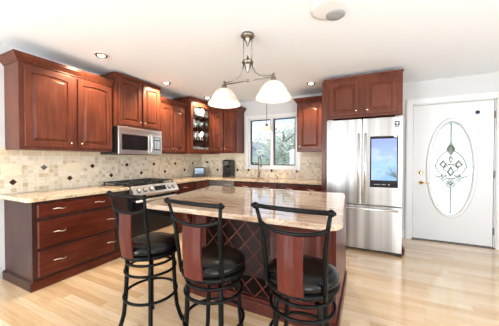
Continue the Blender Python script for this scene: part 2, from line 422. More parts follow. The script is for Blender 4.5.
def rect_at(y):
    out = []
    for k in range(NO):
        a = 2 * PI * k / NO; cx, cz = math.cos(a), math.sin(a)
        s_ = min(((SX1 - SX0) / 2) / abs(cx) if abs(cx) > 1e-6 else 1e9, ((SZ1 - SZ0) / 2) / abs(cz) if abs(cz) > 1e-6 else 1e9)
        out.append(((SX0 + SX1) / 2 + cx * s_, y, (SZ0 + SZ1) / 2 + cz * s_))
    # snap nearest points to the corners
    for X_, Z_ in ((SX0, SZ0), (SX0, SZ1), (SX1, SZ0), (SX1, SZ1)):
        j = min(range(NO), key=lambda i: (out[i][0] - X_) ** 2 + (out[i][2] - Z_) ** 2); out[j] = (X_, y, Z_)
    return out
sl = MB(); sl.loops([rect_at(SY), oval(ORX, ORZ, SY), oval(ORX, ORZ, SY + .044), rect_at(SY + .044), rect_at(SY)], False, False)
obj('door_slab', fix(sl), DOORW, door)
om = MB(); om.loops([oval(ORX + .042, ORZ + .042, SY), oval(ORX + .040, ORZ + .040, SY - .010), oval(ORX + .020, ORZ + .020, SY - .018), oval(ORX, ORZ, SY - .012),
                     oval(ORX - .012, ORZ - .012, SY - .002), oval(ORX - .012, ORZ - .012, SY + .02), oval(ORX + .042, ORZ + .042, SY)], False, False, True)
obj('oval_moulding', fix(om), WHITE, door)
gl = MB(); gl.loops([oval(ORX - .005, ORZ - .005, SY + .016), oval(ORX - .005, ORZ - .005, SY + .022)])
gp = obj('oval_glass', fix(gl), FROST, door)
LEAD = mat('grey_leading', (.16, .17, .16), .35, .6); GTINT = mat('green_bevelled_glass', (.13, .17, .12), .1, 0, .5)
ld = MB(); yy = SY + .012
def L2(pts, r=.0058): ld.tube([(OCX + x, yy, OCZ + z_) for x, z_ in pts], r, 6)
L2([(0, .70), (0, .40)]); L2([(0, -.70), (0, -.30)])
def arcp(x0, z0, x1, z1, b, n=8):
    out = []
    for k in range(n + 1):
        t = k / n; dx, dz = x1 - x0, z1 - z0; ln = math.hypot(dx, dz); h = b * math.sin(PI * t)
        out.append((x0 + dx * t - dz / ln * h, z0 + dz * t + dx / ln * h))
    return out
for s_ in (-1, 1):
    L2(arcp(0, .40, s_ * .05, .30, 0)); L2(arcp(s_ * .05, .30, 0, .20, 0))
    L2(arcp(s_ * .03, .28, s_ * .19, .03, s_ * .035)); L2(arcp(s_ * .19, .03, s_ * .02, -.16, s_ * .03))
    L2(arcp(s_ * .10, .13, 0, .06, s_ * .02)); L2(arcp(0, .06, s_ * .09, -.02, s_ * .02)); L2(arcp(s_ * .09, -.02, 0, -.12, -s_ * .02))
    L2([(s_ * .19, .03), (s_ * .265, .03)], .003); L2(arcp(0, -.16, s_ * .05, -.24, s_ * .01)); L2(arcp(s_ * .05, -.24, 0, -.30, s_ * .01))
    L2(arcp(s_ * .10, -.09, s_ * .20, -.12, -s_ * .03)); L2(arcp(s_ * .20, -.12, s_ * .10, -.2, -s_ * .02)); L2(arcp(s_ * .10, -.2, 0, -.16, -s_ * .02))
obj('leading', ld, LEAD, gp)
for pts in ([(0, .38), (.045, .30), (0, .22), (-.045, .30)], [(0, .20), (.03, .15), (0, .07), (-.03, .15)], [(.09, .13), (.15, .06), (.09, .0), (.05, .06)], [(-.09, .13), (-.15, .06), (-.09, .0), (-.05, .06)],
            [(0, -.13), (.05, -.06), (0, .04), (-.05, -.06)], [(0, -.18), (.04, -.23), (0, -.28), (-.04, -.23)], [(.03, -.10), (.12, -.12), (.10, -.17)], [(-.03, -.10), (-.12, -.12), (-.10, -.17)]):
    g_ = MB(); n_ = len(pts); cxx = sum(p[0] for p in pts) / n_; czz = sum(p[1] for p in pts) / n_
    g_.loops([[(OCX + x, yy + .003, OCZ + z_) for x, z_ in pts], [(OCX + cxx + (x - cxx) * .55, yy - .004, OCZ + czz + (z_ - czz) * .55) for x, z_ in pts]])
    obj('bevelled_glass_piece', fix(g_), GTINT, gp)
hd = MB(); hd.lathe((.797, SY, 1.085), [(.031, 0), (.031, -.008), (.022, -.016), (.012, -.022)], 20, axis='y'); hd.box((.792, SY - .034, 1.068), (.802, SY - .02, 1.102))
obj('deadbolt', fix(hd), BRASS, door)
hd = MB(); hd.lathe((.797, SY, .925), [(.030, 0), (.030, -.008), (.016, -.016), (.011, -.05)], 20, axis='y'); hd.tube([(.797, SY - .048, .925), (.83, SY - .055, .927), (.87, SY - .052, .918), (.905, SY - .05, .921)], [.010, .010, .008, .006], 8)
obj('door_lever', fix(hd), BRASS, door)
for z_ in (.25, 1.08, 1.95):
    obj('door_hinge', MB().box((SX1 - .002, SY - .010, z_ - .05), (SX1 + .016, SY - .002, z_ + .05)).tube([(SX1 + .006, SY - .013, z_ - .052), (SX1 + .006, SY - .013, z_ + .052)], .007, 8), BRONZE, door)
obj('threshold', box((DX0, YB - .03, 0), (DX1, YB + .12, .014)), mat('dark_bronze_threshold', (.10, .08, .06), .4, .6), door)
obj('door_sweep', box((SX0, SY - .006, .022), (SX1, SY - .001, .055)), WHITE, door)
tag(obj('door_ornament', MB().lathe((1.487, SY - .001, 2.0), [(.001, 0), (.018, -.004), (.010, -.009), (.001, -.010)], 4, axis='y', smooth=False).lathe((1.483, SY - .001, 2.0), [(.024, 0), (.026, -.005), (.01, -.010)], 16, axis='y'), mat('dark_blue_enamel', (.01, .03, .10), .2)),
    'small dark blue ornament stuck on the upper right of the white entrance door', 'ornament')

# ------------------------------------------------------------------ tile backsplash
bl = thing('tile_backsplash', 'travertine mosaic backsplash with dark diamond insets on the left wall behind the range', 'backsplash', (XL + .005, 2.9, .92))
obj('tile_field', box((XL, 1.06, .92), (XL + .010, YB - .012, 1.43)), TILE, bl)
bb = thing('tile_backsplash', 'travertine mosaic backsplash with dark diamond insets on the window wall behind the sink', 'backsplash', (-2.1, YB - .005, .92))
bt = MB(); bt.box((XL + .001, YB - .010, .92), (WX0 - .076, YB, 1.45)).box((WX0 - .076, YB - .010, .92), (WX1 + .076, YB, 1.094)).box((WX1 + .076, YB - .010, .92), (-.615, YB, 1.45))
obj('tile_field', bt, TILE, bb)
def diamond(y=None, x=None, z=1.05, m=DIAM, par=None, r=.036):
    if y is not None: ls = [[(XL + d, y + a * k, z + b * k) for a, b in ((r, 0), (0, r), (-r, 0), (0, -r))] for d, k in ((.0095, 1), (.014, .85))]
    else: ls = [[(x + a * k, YB - d, z + b * k) for a, b in ((r, 0), (0, r), (-r, 0), (0, -r))] for d, k in ((.0095, 1), (.014, .85))]
    obj('diamond_tile', fix(MB().loops(ls)), m, par)
for y_, z_, m_ in ((1.223, 1.045, DIAM), (1.51, 1.202, DIAMG), (1.793, 1.052, DIAM), (2.085, 1.205, DIAM), (2.365, 1.055, DIAM), (2.635, 1.21, DIAM), (2.915, 1.065, DIAM), (3.19, 1.215, DIAM),
                   (3.46, 1.065, DIAM), (3.74, 1.215, DIAM), (4.02, 1.075, DIAM), (4.3, 1.215, DIAM)):
    diamond(y=y_, z=z_, m=m_, par=bl)
for x_, z_ in ((-3.106, 1.06), (-2.574, 1.065), (-2.30, 1.068), (-1.766, 1.065), (-1.231, 1.06), (-.963, 1.215), (-2.84, 1.215), (-3.37, 1.215)):
    diamond(x=x_, z=z_, par=bb)

# wall plates
sw = thing('switch_plate', 'almond three-switch plate on the tiles at the far left end of the counter', 'switch plate', (XL + .011, 1.215, 1.12))
obj('plate', box((XL + .0105, 1.13, 1.122), (XL + .016, 1.303, 1.252)), PLAST, sw, bevel=.002)
for y_ in (1.165, 1.2165, 1.268):
    obj('toggle', MB().box((XL + .016, y_ - .006, 1.172), (XL + .019, y_ + .006, 1.202)).box((XL + .019, y_ - .004, 1.186), (XL + .030, y_ + .004, 1.197)), PLAST, sw)
def outlet(fr, u, z, label, wide=.115, m=PLAST, plug=False, name='outlet_plate'):
    t_ = thing(name, label, 'outlet', fr.p(u, z, 0))
    mb = MB(); fr.box(mb, u - wide / 2, u + wide / 2, z - .06, z + .06, .0105, .016); obj('plate', mb, m, t_, bevel=.002)
    k_ = [-.028, .028] if wide > .09 else [0]
    for du in k_:
        for dz in (-.024, .024):
            s_ = MB(); fr.box(s_, u + du - .015, u + du + .015, z + dz - .014, z + dz + .014, .016, .0185); obj('socket', s_, m, t_, bevel=.002)
    return t_
FL = Fr((XL, 0, 0), (0, 1, 0), (1, 0, 0)); FAUM = mat('dark_nickel_faucet', (.36, .35, .34), .22, 1)
FB = Fr((0, YB, 0), (1, 0, 0), (0, -1, 0))
outlet(FL, 1.835, 1.20, 'almond double outlet plate on the tiles left of the range', .16)
outlet(FB, -2.615, 1.25, 'almond outlet plate on the tiles above the coffee maker', .12)
outlet(FB, -3.385, 1.21, 'almond outlet plate holding a black plug above the small display', .075)
pl = thing('power_plug', 'black power plug with a thin cord in the outlet left of the coffee maker', 'plug', (-3.385, YB - .03, 1.2))
obj('plug_body', box((-3.41, YB - .055, 1.215), (-3.355, YB - .0185, 1.255)), BLACKP, pl, bevel=.006)
obj('cord', MB().tube([(-3.365, YB - .05, 1.22), (-3.34, YB - .06, 1.15), (-3.335, YB - .04, 1.02), (-3.36, YB - .06, .935), (-3.42, YB - .09, .925)], .003, 6), BLACKP, pl)

# ------------------------------------------------------------------ cabinets
def wall_cab(label, fr, u0, u1, z0, z1, depth, doors, arch=.022, crown_pts=None, kz=.055, knobs=True, handed=None, cr_z=None, m=CHV, prof=CROWN):
    """fr: plane of the face frame (d=0), body goes back by depth. doors: list of (u0,u1,'L'/'R' knob side)"""
    c = fr.p((u0 + u1) / 2, z0, -depth / 2); t_ = thing('wall_cabinet', label, 'cabinet', c)
    b = MB(); fr.box(b, u0, u1, z0, z1, -depth, 0); obj('cabinet_body', b, m, t_, bevel=.002)
    for a, b_, side in doors:
        dz0, dz1 = z0 + .035, z1 - .035
        d_ = obj('cabinet_door', panel_door(fr, a, b_, dz0, dz1, arch=arch), m, t_)
        ku = a + .03 if side == 'L' else b_ - .03
        obj('knob', knob_mb(fr, ku, dz0 + kz, .0245), BRASSY, d_)
    if crown_pts: obj('crown_moulding', crown(crown_pts, cr_z if cr_z else z1 - .01, prof), m, t_)
    return t_
# left wall, from the near end
F1 = Fr((-3.22, 0, 0), (0, 1, 0), (1, 0, 0))
wall_cab('two-door cherry wall cabinet at the near end of the left wall', F1, 1.165, 2.17, 1.405, 2.325, .328, [(1.205, 1.665, 'R'), (1.72, 2.155, 'L')], arch=.014,
         crown_pts=[(-3.548, 1.165), (-3.22, 1.165), (-3.22, 2.17)])
F2 = Fr((-3.17, 0, 0), (0, 1, 0), (1, 0, 0))
SMALLCR = [(.002, 0), (.008, .003), (.008, .012), (.022, .030), (.026, .032), (.026, .045)]
wall_cab('tall-set two-door cherry cabinet directly above the microwave', F2, 2.195, 2.995, 1.775, 2.50, .378, [(2.235, 2.605, 'R'), (2.635, 2.965, 'L')], arch=.0,
         crown_pts=[(-3.548, 2.195), (-3.17, 2.195), (-3.17, 2.995)], cr_z=2.48, prof=SMALLCR)
wall_cab('low two-door cherry cabinet between the microwave and the glass corner cabinet', F1, 3.0, 3.695, 1.405, 2.305, .328, [(3.03, 3.335, 'R'), (3.36, 3.665, 'L')], arch=.02,
         crown_pts=[(-3.22, 3.0), (-3.22, 3.695)])
# corner cabinet with a glass door
p1 = Vector((-3.13, 3.71)); p2 = Vector((-3.045, 4.33)); uu = (p2 - p1).normalized(); FC = Fr((p1.x, p1.y, 0), (uu.x, uu.y, 0), (uu.y, -uu.x, 0)); LW = (p2 - p1).length
cc = thing('corner_cabinet', 'tall corner wall cabinet with a glass door showing glassware', 'cabinet', (-3.35, 4.2, 1.42))
ZG0, ZG1 = 1.42, 2.49
b = MB(); poly = [(-3.548, 3.71), (p1.x, p1.y), (p2.x, p2.y), (p2.x, 4.658), (-3.548, 4.658)]
inn = [(-3.53, 3.73), (p1.x - .004, 3.73), (p2.x - .012, 4.31), (p2.x - .02, 4.64), (-3.53, 4.64)]
b.prism(poly, ZG0, ZG0 + .02).prism(poly, ZG1 - .02, ZG1)
b.box((-3.548, 3.71, ZG0 + .02), (p1.x, 3.73, ZG1 - .02)); b.box((p2.x - .02, 4.33, ZG0 + .02), (p2.x, 4.658, ZG1 - .02))
b.box((-3.548, 3.73, ZG0 + .02), (-3.54, 4.658, ZG1 - .02)); b.box((-3.54, 4.65, ZG0 + .02), (p2.x - .02, 4.658, ZG1 - .02))
for a_, c_, z0, z1 in ((0, .05, ZG0 + .02, ZG1 - .02), (LW - .05, LW, ZG0 + .02, ZG1 - .02), (.05, LW - .05, ZG0 + .02, ZG0 + .045), (.05, LW - .05, ZG1 - .05, ZG1 - .02)): FC.box(b, a_, c_, z0, z1, -.02, 0)
obj('cabinet_body', b, CHV, cc)
dr = MB(); w0, w1, z0, z1 = .012, LW - .012, ZG0 + .03, ZG1 - .035; fw = .062
for a_, c_, e_, g_ in ((w0, w0 + fw, z0, z1), (w1 - fw, w1, z0, z1), (w0 + fw, w1 - fw, z0, z0 + .06), (w0 + fw, w1 - fw, z1 - .07, z1)): FC.box(dr, a_, c_, e_, g_, .001, .021)
nn = 12; top = z1 - .07
pts = [(w0 + fw + (w1 - w0 - 2 * fw) * k / nn) for k in range(nn + 1)]
for k in range(nn):
    t0, t1 = k / nn, (k + 1) / nn; h0 = top - .05 * (1 - math.sin(PI * t0)); h1 = top - .05 * (1 - math.sin(PI * t1))
    a_, c_ = pts[k], pts[k + 1]
    dr.loops([[FC.p(a_, h0, d_), FC.p(c_, h1, d_), FC.p(c_, top, d_), FC.p(a_, top, d_)] for d_ in (.001, .021)])
dd = obj('cabinet_door', fix(dr), CHV, cc)
g_ = MB(); FC.box(g_, w0 + fw, w1 - fw, z0 + .06, top, .008, .011); obj('glass_pane', g_, glass('cabinet_door_glass', (.96, .98, .97)), dd)
obj('knob', knob_mb(FC, w1 - .03, z0 + .06, .021), BRASSY, dd)
for zs in (1.695, 1.945, 2.19):
    obj('glass_shelf', MB().prism(inn, zs, zs + .008), mat('shelf_glass', (.45, .55, .5), .1) if 0 else GLASS, cc)
obj('crown_moulding', crown([(-3.548, 3.71), (p1.x, p1.y), (p2.x, p2.y)], 2.475, [(.002, 0), (.008, .003), (.008, .012), (.026, .040), (.032, .043), (.032, .058)]), CHV, cc)
CG = mat('clear_glassware', (.82, .84, .82), .08, 0, .5); DG = mat('cut_crystal', (.42, .46, .44), .1, .2, .5)
def goblet(x, y, z, h, r, m, stem=True):
    mb = MB()
    if stem: mb.lathe((x, y, z), [(r * .8, 0), (r * .8, .004), (.005, .012), (.005, h * .45), (r * .8, h * .6), (r, h * .8), (r * .85, h), (r * .8, h), (r * .9, h * .8), (.004, h * .5)], 14)
    else: mb.lathe((x, y, z), [(r * .8, 0), (r, h * .3), (r, h), (r * .92, h), (r * .9, h * .15), (.003, h * .08)], 14)
    return obj('drinking_glass', mb, m)
gi = 0
glabels = {1.44: ('white tumbler', 'bottom'), 1.703: ('stemmed glass', 'second'), 1.953: ('stemmed glass', 'third'), 2.198: ('tall glass', 'top')}
for zs, hh, st, m_ in ((1.44, .13, False, CERAM), (1.703, .17, True, CG), (1.953, .16, True, DG), (2.198, .17, False, CG)):
    for dxy in ((-3.16, 3.86), (-3.16, 4.00), (-3.15, 4.14), (-3.14, 4.28), (-3.30, 3.92), (-3.29, 4.08), (-3.28, 4.24)):
        gi += 1; kk, sh = glabels[zs]
        o = goblet(dxy[0], dxy[1], zs, hh * random.uniform(.85, 1.1), .042, random.choice([m_, m_, CERAM, DG]), st)
        tag(o, '%s in a row on the %s shelf inside the corner glass cabinet' % (kk, sh), 'glass', 'glassware on the %s shelf of the corner cabinet' % sh)

for z_ in (2.40, 1.90): light('cabinet_puck_bulb', 'POINT', (-3.18, 4.0, z_), 4, (1, .93, .82), shadow_soft_size=.03)
F4 = Fr((0, 4.33, 0), (1, 0, 0), (0, -1, 0))
wall_cab('two-door cherry wall cabinet between the corner cabinet and the window', F4, -3.04, -2.41, 1.435, 2.335, .328, [(-3.01, -2.735, 'R'), (-2.715, -2.44, 'L')], arch=.03,
         crown_pts=[(-3.04, 4.33), (-2.41, 4.33), (-2.41, 4.658)])
wall_cab('single-door cherry wall cabinet between the window and the fridge', F4, -1.145, -.618, 1.44, 2.335, .328, [(-1.115, -.70, 'L')], arch=.03,
         crown_pts=[(-1.145, 4.658), (-1.145, 4.33), (-.618, 4.33)])
# fridge surround
F5 = Fr((0, 3.77, 0), (1, 0, 0), (0, -1, 0))
wall_cab('two-door cherry cabinet above the stainless fridge', F5, -.535, .437, 1.905, 2.475, .888, [(-.50, -.105, 'R'), (-.02, .37, 'L')], arch=.025,
         crown_pts=[(-.575, 4.3), (-.575, 3.77), (.437, 3.77), (.437, 4.658)], cr_z=2.475, prof=[(.001, 0), (.001, .006), (.010, .012), (.012, .030)])
tag(obj('fridge_side_panel', MB().box((-.612, 3.77, 0), (-.537, 4.658, 2.474)), CHV, bevel=.002), 'tall narrow cherry panel between the fridge and the sink counter', 'panel')
fp = obj('fridge_side_panel', MB().box((.439, 3.93, 0), (.456, 4.658, 1.904)), CHV, bevel=.001); tag(fp, 'tall narrow cherry panel on the door side of the fridge', 'panel')
obj('base_trim', box((.4572, 3.79, 0), (.475, 4.60, .095)), CHV, fp, bevel=.003)

# base cabinets
def drawer(fr, par, u0, u1, z0, z1, pulls):
    d_ = obj('drawer', slab_front(fr, u0, u1, z0, z1, .02, .0005), CHH, par)
    for pu in pulls: obj('drawer_pull', pull_mb(fr, pu, (z0 + z1) / 2 + .005, .0205), NICK, d_)
FBL = Fr((-2.94, 0, 0), (0, 1, 0), (1, 0, 0))
b1 = thing('base_cabinet', 'wide three-drawer cherry base cabinet at the near end of the left wall', 'cabinet', (-3.24, 1.6, 0))
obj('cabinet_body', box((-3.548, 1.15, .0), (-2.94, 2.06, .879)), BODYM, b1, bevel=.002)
for z0, z1 in ((.715, .845), (.405, .675), (.115, .375)): drawer(FBL, b1, 1.19, 1.99, z0, z1, (1.375, 1.945 if z1 < .8 else 1.80))
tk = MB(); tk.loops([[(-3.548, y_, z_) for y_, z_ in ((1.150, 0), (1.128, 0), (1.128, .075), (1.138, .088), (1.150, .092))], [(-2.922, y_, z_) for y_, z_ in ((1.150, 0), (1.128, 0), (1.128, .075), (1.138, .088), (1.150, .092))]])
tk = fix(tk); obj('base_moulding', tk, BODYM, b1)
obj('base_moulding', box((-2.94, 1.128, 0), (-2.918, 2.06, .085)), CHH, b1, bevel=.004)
b2 = thing('base_cabinet', 'narrow base cabinet filler left of the range', 'cabinet', (-3.24, 2.12, 0))
obj('cabinet_body', box((-3.548, 2.062, 0), (-2.94, 2.195, .879)), DARKIN, b2)
b3 = thing('base_cabinet', 'cherry drawer base cabinet between the range and the corner', 'cabinet', (-3.24, 3.33, 0))
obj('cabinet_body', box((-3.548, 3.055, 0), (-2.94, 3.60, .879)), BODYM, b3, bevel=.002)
for z0, z1 in ((.725, .855), (.42, .69), (.12, .39)): drawer(FBL, b3, 3.08, 3.57, z0, z1, (3.33,))
b4 = thing('base_cabinet', 'corner base cabinet with two panelled doors', 'cabinet', (-3.24, 4.1, 0))
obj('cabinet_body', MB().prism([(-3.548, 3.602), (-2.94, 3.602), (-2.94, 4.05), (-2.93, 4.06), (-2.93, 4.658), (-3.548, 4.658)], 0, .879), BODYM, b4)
for a_, c_ in ((3.62, 3.80), (3.82, 4.02)): obj('cabinet_door', panel_door(FBL, a_, c_, .12, .855, fw=.045), CHV, b4)
FBB = Fr((0, 4.06, 0), (1, 0, 0), (0, -1, 0))
dw = thing('dishwasher', 'dark stainless dishwasher in the back run right of the corner', 'dishwasher', (-2.62, 4.36, 0))
obj('washer_body', box((-2.918, 4.062, .0), (-2.322, 4.64, .875)), STEELD, dw)
obj('front_panel', box((-2.915, 4.04, .11), (-2.325, 4.0615, .74)), STEELD, dw, bevel=.004)
obj('control_strip', box((-2.915, 4.035, .745), (-2.325, 4.0615, .865)), STEELD, dw, bevel=.004)
for a_, c_ in ((-2.86, -2.68), (-2.55, -2.39)):
    obj('handle', MB().box((a_, 4.012, .785), (c_, 4.034, .812)), STEEL, dw, bevel=.005, label='bright steel handle')
b5 = thing('base_cabinet', 'cherry sink base cabinet under the window', 'cabinet', (-1.85, 4.36, 0))
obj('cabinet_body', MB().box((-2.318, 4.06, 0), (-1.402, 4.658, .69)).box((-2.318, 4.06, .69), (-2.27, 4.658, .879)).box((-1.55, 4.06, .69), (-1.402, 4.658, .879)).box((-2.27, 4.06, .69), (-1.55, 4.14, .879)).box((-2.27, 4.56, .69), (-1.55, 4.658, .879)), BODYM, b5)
for a_, c_ in ((-2.28, -1.87), (-1.85, -1.43)):
    drawer(FBB, b5, a_, c_, .72, .845, ((a_ + c_) / 2,))
    obj('cabinet_door', panel_door(FBB, a_, c_, .12, .69, fw=.05), CHV, b5)
b6 = thing('base_cabinet', 'cherry base cabinet between the sink and the fridge', 'cabinet', (-1.0, 4.36, 0))
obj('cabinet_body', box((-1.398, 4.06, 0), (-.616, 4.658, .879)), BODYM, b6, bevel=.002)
for a_, c_ in ((-1.36, -1.03), (-1.0, -.66)):
    drawer(FBB, b6, a_, c_, .72, .845, ((a_ + c_) / 2,))
    obj('cabinet_door', panel_door(FBB, a_, c_, .12, .69, fw=.05), CHV, b6)

# counters
def rounded(poly, rad):      # rad per vertex
    out = []; n = len(poly)
    for i in range(n):
        p = Vector(poly[i]); r = rad[i]
        if r == 0: out.append(tuple(p)); continue
        a = (Vector(poly[i - 1]) - p).normalized(); b = (Vector(poly[(i + 1) % n]) - p).normalized()
        half = math.acos(max(-1, min(1, a.dot(b)))) / 2; tl = r / math.tan(half); cdir = (a + b).normalized(); c = p + cdir * (r / math.sin(half))
        s0 = p + a * tl; s1 = p + b * tl; a0 = math.atan2(s0.y - c.y, s0.x - c.x); a1 = math.atan2(s1.y - c.y, s1.x - c.x)
        da = (a1 - a0 + PI) % (2 * PI) - PI
        for k in range(9): t = a0 + da * k / 8; out.append((c.x + r * math.cos(t), c.y + r * math.sin(t)))
    return out
tag(obj('countertop', MB().prism(rounded([(-3.538, 1.10), (-2.90, 1.10), (-2.90, 2.195), (-3.538, 2.195)], [0, .05, 0, 0]), .88, .92), GRAN, bevel=.008, seg=3),
    'cream granite countertop on the left wall, near side of the range', 'countertop')
# L-shaped counter with a sink hole (built from abutting blocks of one slab)
SKX0, SKX1, SKY0, SKY1 = -2.24, -1.58, 4.17, 4.53
lc = MB()
lp = [(-3.538, 3.052), (-2.90, 3.052), (-2.90, 4.02), (-.614, 4.02), (-.614, 4.648), (-3.538, 4.648)]
bm = bmesh.new()
def ringv(z_): return [bm.verts.new((x, y, z_)) for x, y in lp], [bm.verts.new((x, y, z_)) for x, y in rounded([(SKX0, SKY0), (SKX1, SKY0), (SKX1, SKY1), (SKX0, SKY1)], [.06] * 4)]
for z_ in (.88, .92):
    o_, i_ = ringv(z_)
    es = [bm.edges.new((l_[k], l_[(k + 1) % len(l_)])) for l_ in (o_, i_) for k in range(len(l_))]
    bmesh.ops.triangle_fill(bm, use_beauty=True, edges=es)
    if z_ == .88: lo = (o_, i_)
for l0, l1 in ((lo[0], o_), (lo[1], i_)):
    n = len(l0)
    for k in range(n): bm.faces.new((l0[k], l0[(k + 1) % n], l1[(k + 1) % n], l1[k]))
bmesh.ops.recalc_face_normals(bm, faces=bm.faces); bm.verts.index_update()
lc.v = [tuple(v.co) for v in bm.verts]; lc.f = [[v.index for v in f.verts] for f in bm.faces]; lc.sm = [False] * len(lc.f); bm.free()
tag(obj('countertop', lc, GRAN, bevel=.007, seg=3), 'L-shaped cream granite countertop running around the corner and under the window', 'countertop')
sk = MB(); R0 = rounded([(SKX0, SKY0), (SKX1, SKY0), (SKX1, SKY1), (SKX0, SKY1)], [.06] * 4)
def sh(p, k): cx, cy = (SKX0 + SKX1) / 2, (SKY0 + SKY1) / 2; return (cx + (p[0] - cx) * k, cy + (p[1] - cy) * k)
sk.loops([[(*sh(p, 1.03), .8795) for p in R0], [(*sh(p, 1.0), .8795) for p in R0], [(*sh(p, .97), .72) for p in R0], [(*sh(p, .9), .705) for p in R0]], False, True)
tag(obj('sink_basin', sk, STEEL), 'stainless undermount sink basin in the window counter', 'sink')
fa = thing('faucet', 'tall gooseneck pull-down faucet behind the sink', 'faucet', (-2.03, 4.58, .92))
obj('faucet_body', MB().lathe((-2.03, 4.58, .92), [(.030, 0), (.030, .012), (.020, .025), (.018, .13), (.014, .14)], 20), FAUM, fa)
pts = [(-2.03, 4.58, 1.05), (-2.03, 4.58, 1.27)] + [(-2.03 + (.06 - .06 * math.cos(t)) * 1.0, 4.58 - (.075 - .075 * math.cos(t)), 1.27 + .095 * math.sin(t)) for t in [PI * k / 10 for k in range(1, 11)]]
obj('spout', MB().tube(pts, .011, 10), FAUM, fa)
e_ = pts[-1]; obj('spray_head', MB().tube([e_, (e_[0] + .002, e_[1] - .002, e_[2] - .05), (e_[0] + .004, e_[1] - .004, e_[2] - .12)], [.012, .015, .019], 12), FAUM, fa)
obj('handle', MB().tube([(-2.012, 4.575, 1.0), (-1.985, 4.565, 1.03), (-1.955, 4.555, 1.09)], [.012, .008, .006], 8), FAUM, fa)
tag(obj('soap_dispenser', MB().lathe((-1.62, 4.585, .92), [(.018, 0), (.018, .01), (.009, .02), (.009, .06), (.003, .062)], 14).tube([(-1.62, 4.585, .975), (-1.62, 4.545, .985), (-1.62, 4.52, .975)], .005, 8), FAUM),
    'short nickel soap dispenser right of the faucet', 'dispenser')

# ------------------------------------------------------------------ range and microwave
rg = thing('gas_range', 'stainless slide-in gas range with black grates on the left wall', 'range', (-3.2, 2.62, 0))
RY0, RY1 = 2.205, 3.045
obj('range_body', MB().box((-3.54, RY0, .02), (-2.92, RY1, .90)), BLACKP, rg)
obj('cooktop', MB().box((-3.53, RY0, .90), (-2.885, RY1, .928)), BGLASS, rg, bevel=.004)
cp = MB(); prof = [(-2.92, .76), (-2.805, .775), (-2.80, .80), (-2.875, .925), (-2.92, .925)]
cp.loops([[(x, RY0, z_) for x, z_ in prof], [(x, RY1, z_) for x, z_ in prof]])
cpo = obj('control_panel', fix(cp), STEELB, rg, bevel=.003)
nrm = Vector((.125, 0, .075)).normalized(); up_ = Vector((-.075, 0, .125)).normalized()
def on_panel(y, s, d=0): c = Vector((-2.8375, y, .8625)) + up_ * s + nrm * d; return c
KM = mat('dark_knob_base', (.05, .05, .05), .3)
for y_ in (2.29, 2.395, 2.50, 2.86, 2.955):
    k_ = MB(); ls = []
    for r, h in ((.033, 0.0005), (.033, .006), (.026, .008), (.023, .034), (.018, .038)):
        ls.append([on_panel(y_, 0, h) + (Vector((0, 1, 0)) * math.cos(2 * PI * j / 18) + up_ * math.sin(2 * PI * j / 18)) * r for j in range(18)])
    ko = obj('knob', fix(MB().loops(ls[2:], smooth=True)), STEELB, rg); obj('knob_base', fix(MB().loops(ls[:3], smooth=True)), KM, ko)
ds = MB(); ds.loops([[on_panel(2.57, -.035, d_), on_panel(2.79, -.035, d_), on_panel(2.79, .038, d_), on_panel(2.57, .038, d_)] for d_ in (.0005, .004)])
obj('display', fix(ds), BGLASS, rg)
obj('oven_door', box((-2.92, RY0 + .005, .22), (-2.885, RY1 - .005, .755)), BGLASS, rg, bevel=.004)
obj('oven_handle', MB().tube([(-2.83, RY0 + .04, .715), (-2.83, RY1 - .04, .715)], .019, 14).tube([(-2.885, RY0 + .08, .715), (-2.83, RY0 + .08, .715)], .010, 8).tube([(-2.885, RY1 - .08, .715), (-2.83, RY1 - .08, .715)], .010, 8), STEELB, rg)
obj('warming_drawer', box((-2.92, RY0 + .005, .06), (-2.885, RY1 - .005, .21)), STEELB, rg, bevel=.004)
for y0, y1 in ((RY0 + .02, RY0 + .27), (RY0 + .295, RY1 - .295), (RY1 - .27, RY1 - .02)):
    gr = MB(); zt = .965; ym = (y0 + y1) / 2
    for a, b in (((-3.49, y0), (-2.93, y0)), ((-3.49, y1), (-2.93, y1)), ((-3.49, y0), (-3.49, y1)), ((-2.93, y0), (-2.93, y1)), ((-3.21, y0), (-3.21, y1)), ((-3.49, ym), (-2.93, ym))):
        gr.box((a[0] - .006, a[1] - .006, zt - .012), (b[0] + .006, b[1] + .006, zt))
    for x, y in ((-3.49, y0), (-3.49, y1), (-2.93, y0), (-2.93, y1), (-3.21, y0), (-3.21, y1)): gr.box((x - .007, y - .007, .928), (x + .007, y + .007, zt - .012))
    for x in (-3.35, -3.07):
        for k in range(4):
            a = PI / 4 + k * PI / 2; gr.tube([(x + .03 * math.cos(a), ym + .03 * math.sin(a), zt - .003), (x + .10 * math.cos(a), ym + .10 * math.sin(a), zt - .003)], .005, 6)
    go = obj('burner_grate', gr, IRON, rg)
    for x in (-3.35, -3.07): obj('burner_cap', MB().lathe((x, ym, .928), [(.05, 0), (.05, .008), (.036, .010), (.036, .018), (.030, .021)], 20), IRON, go)

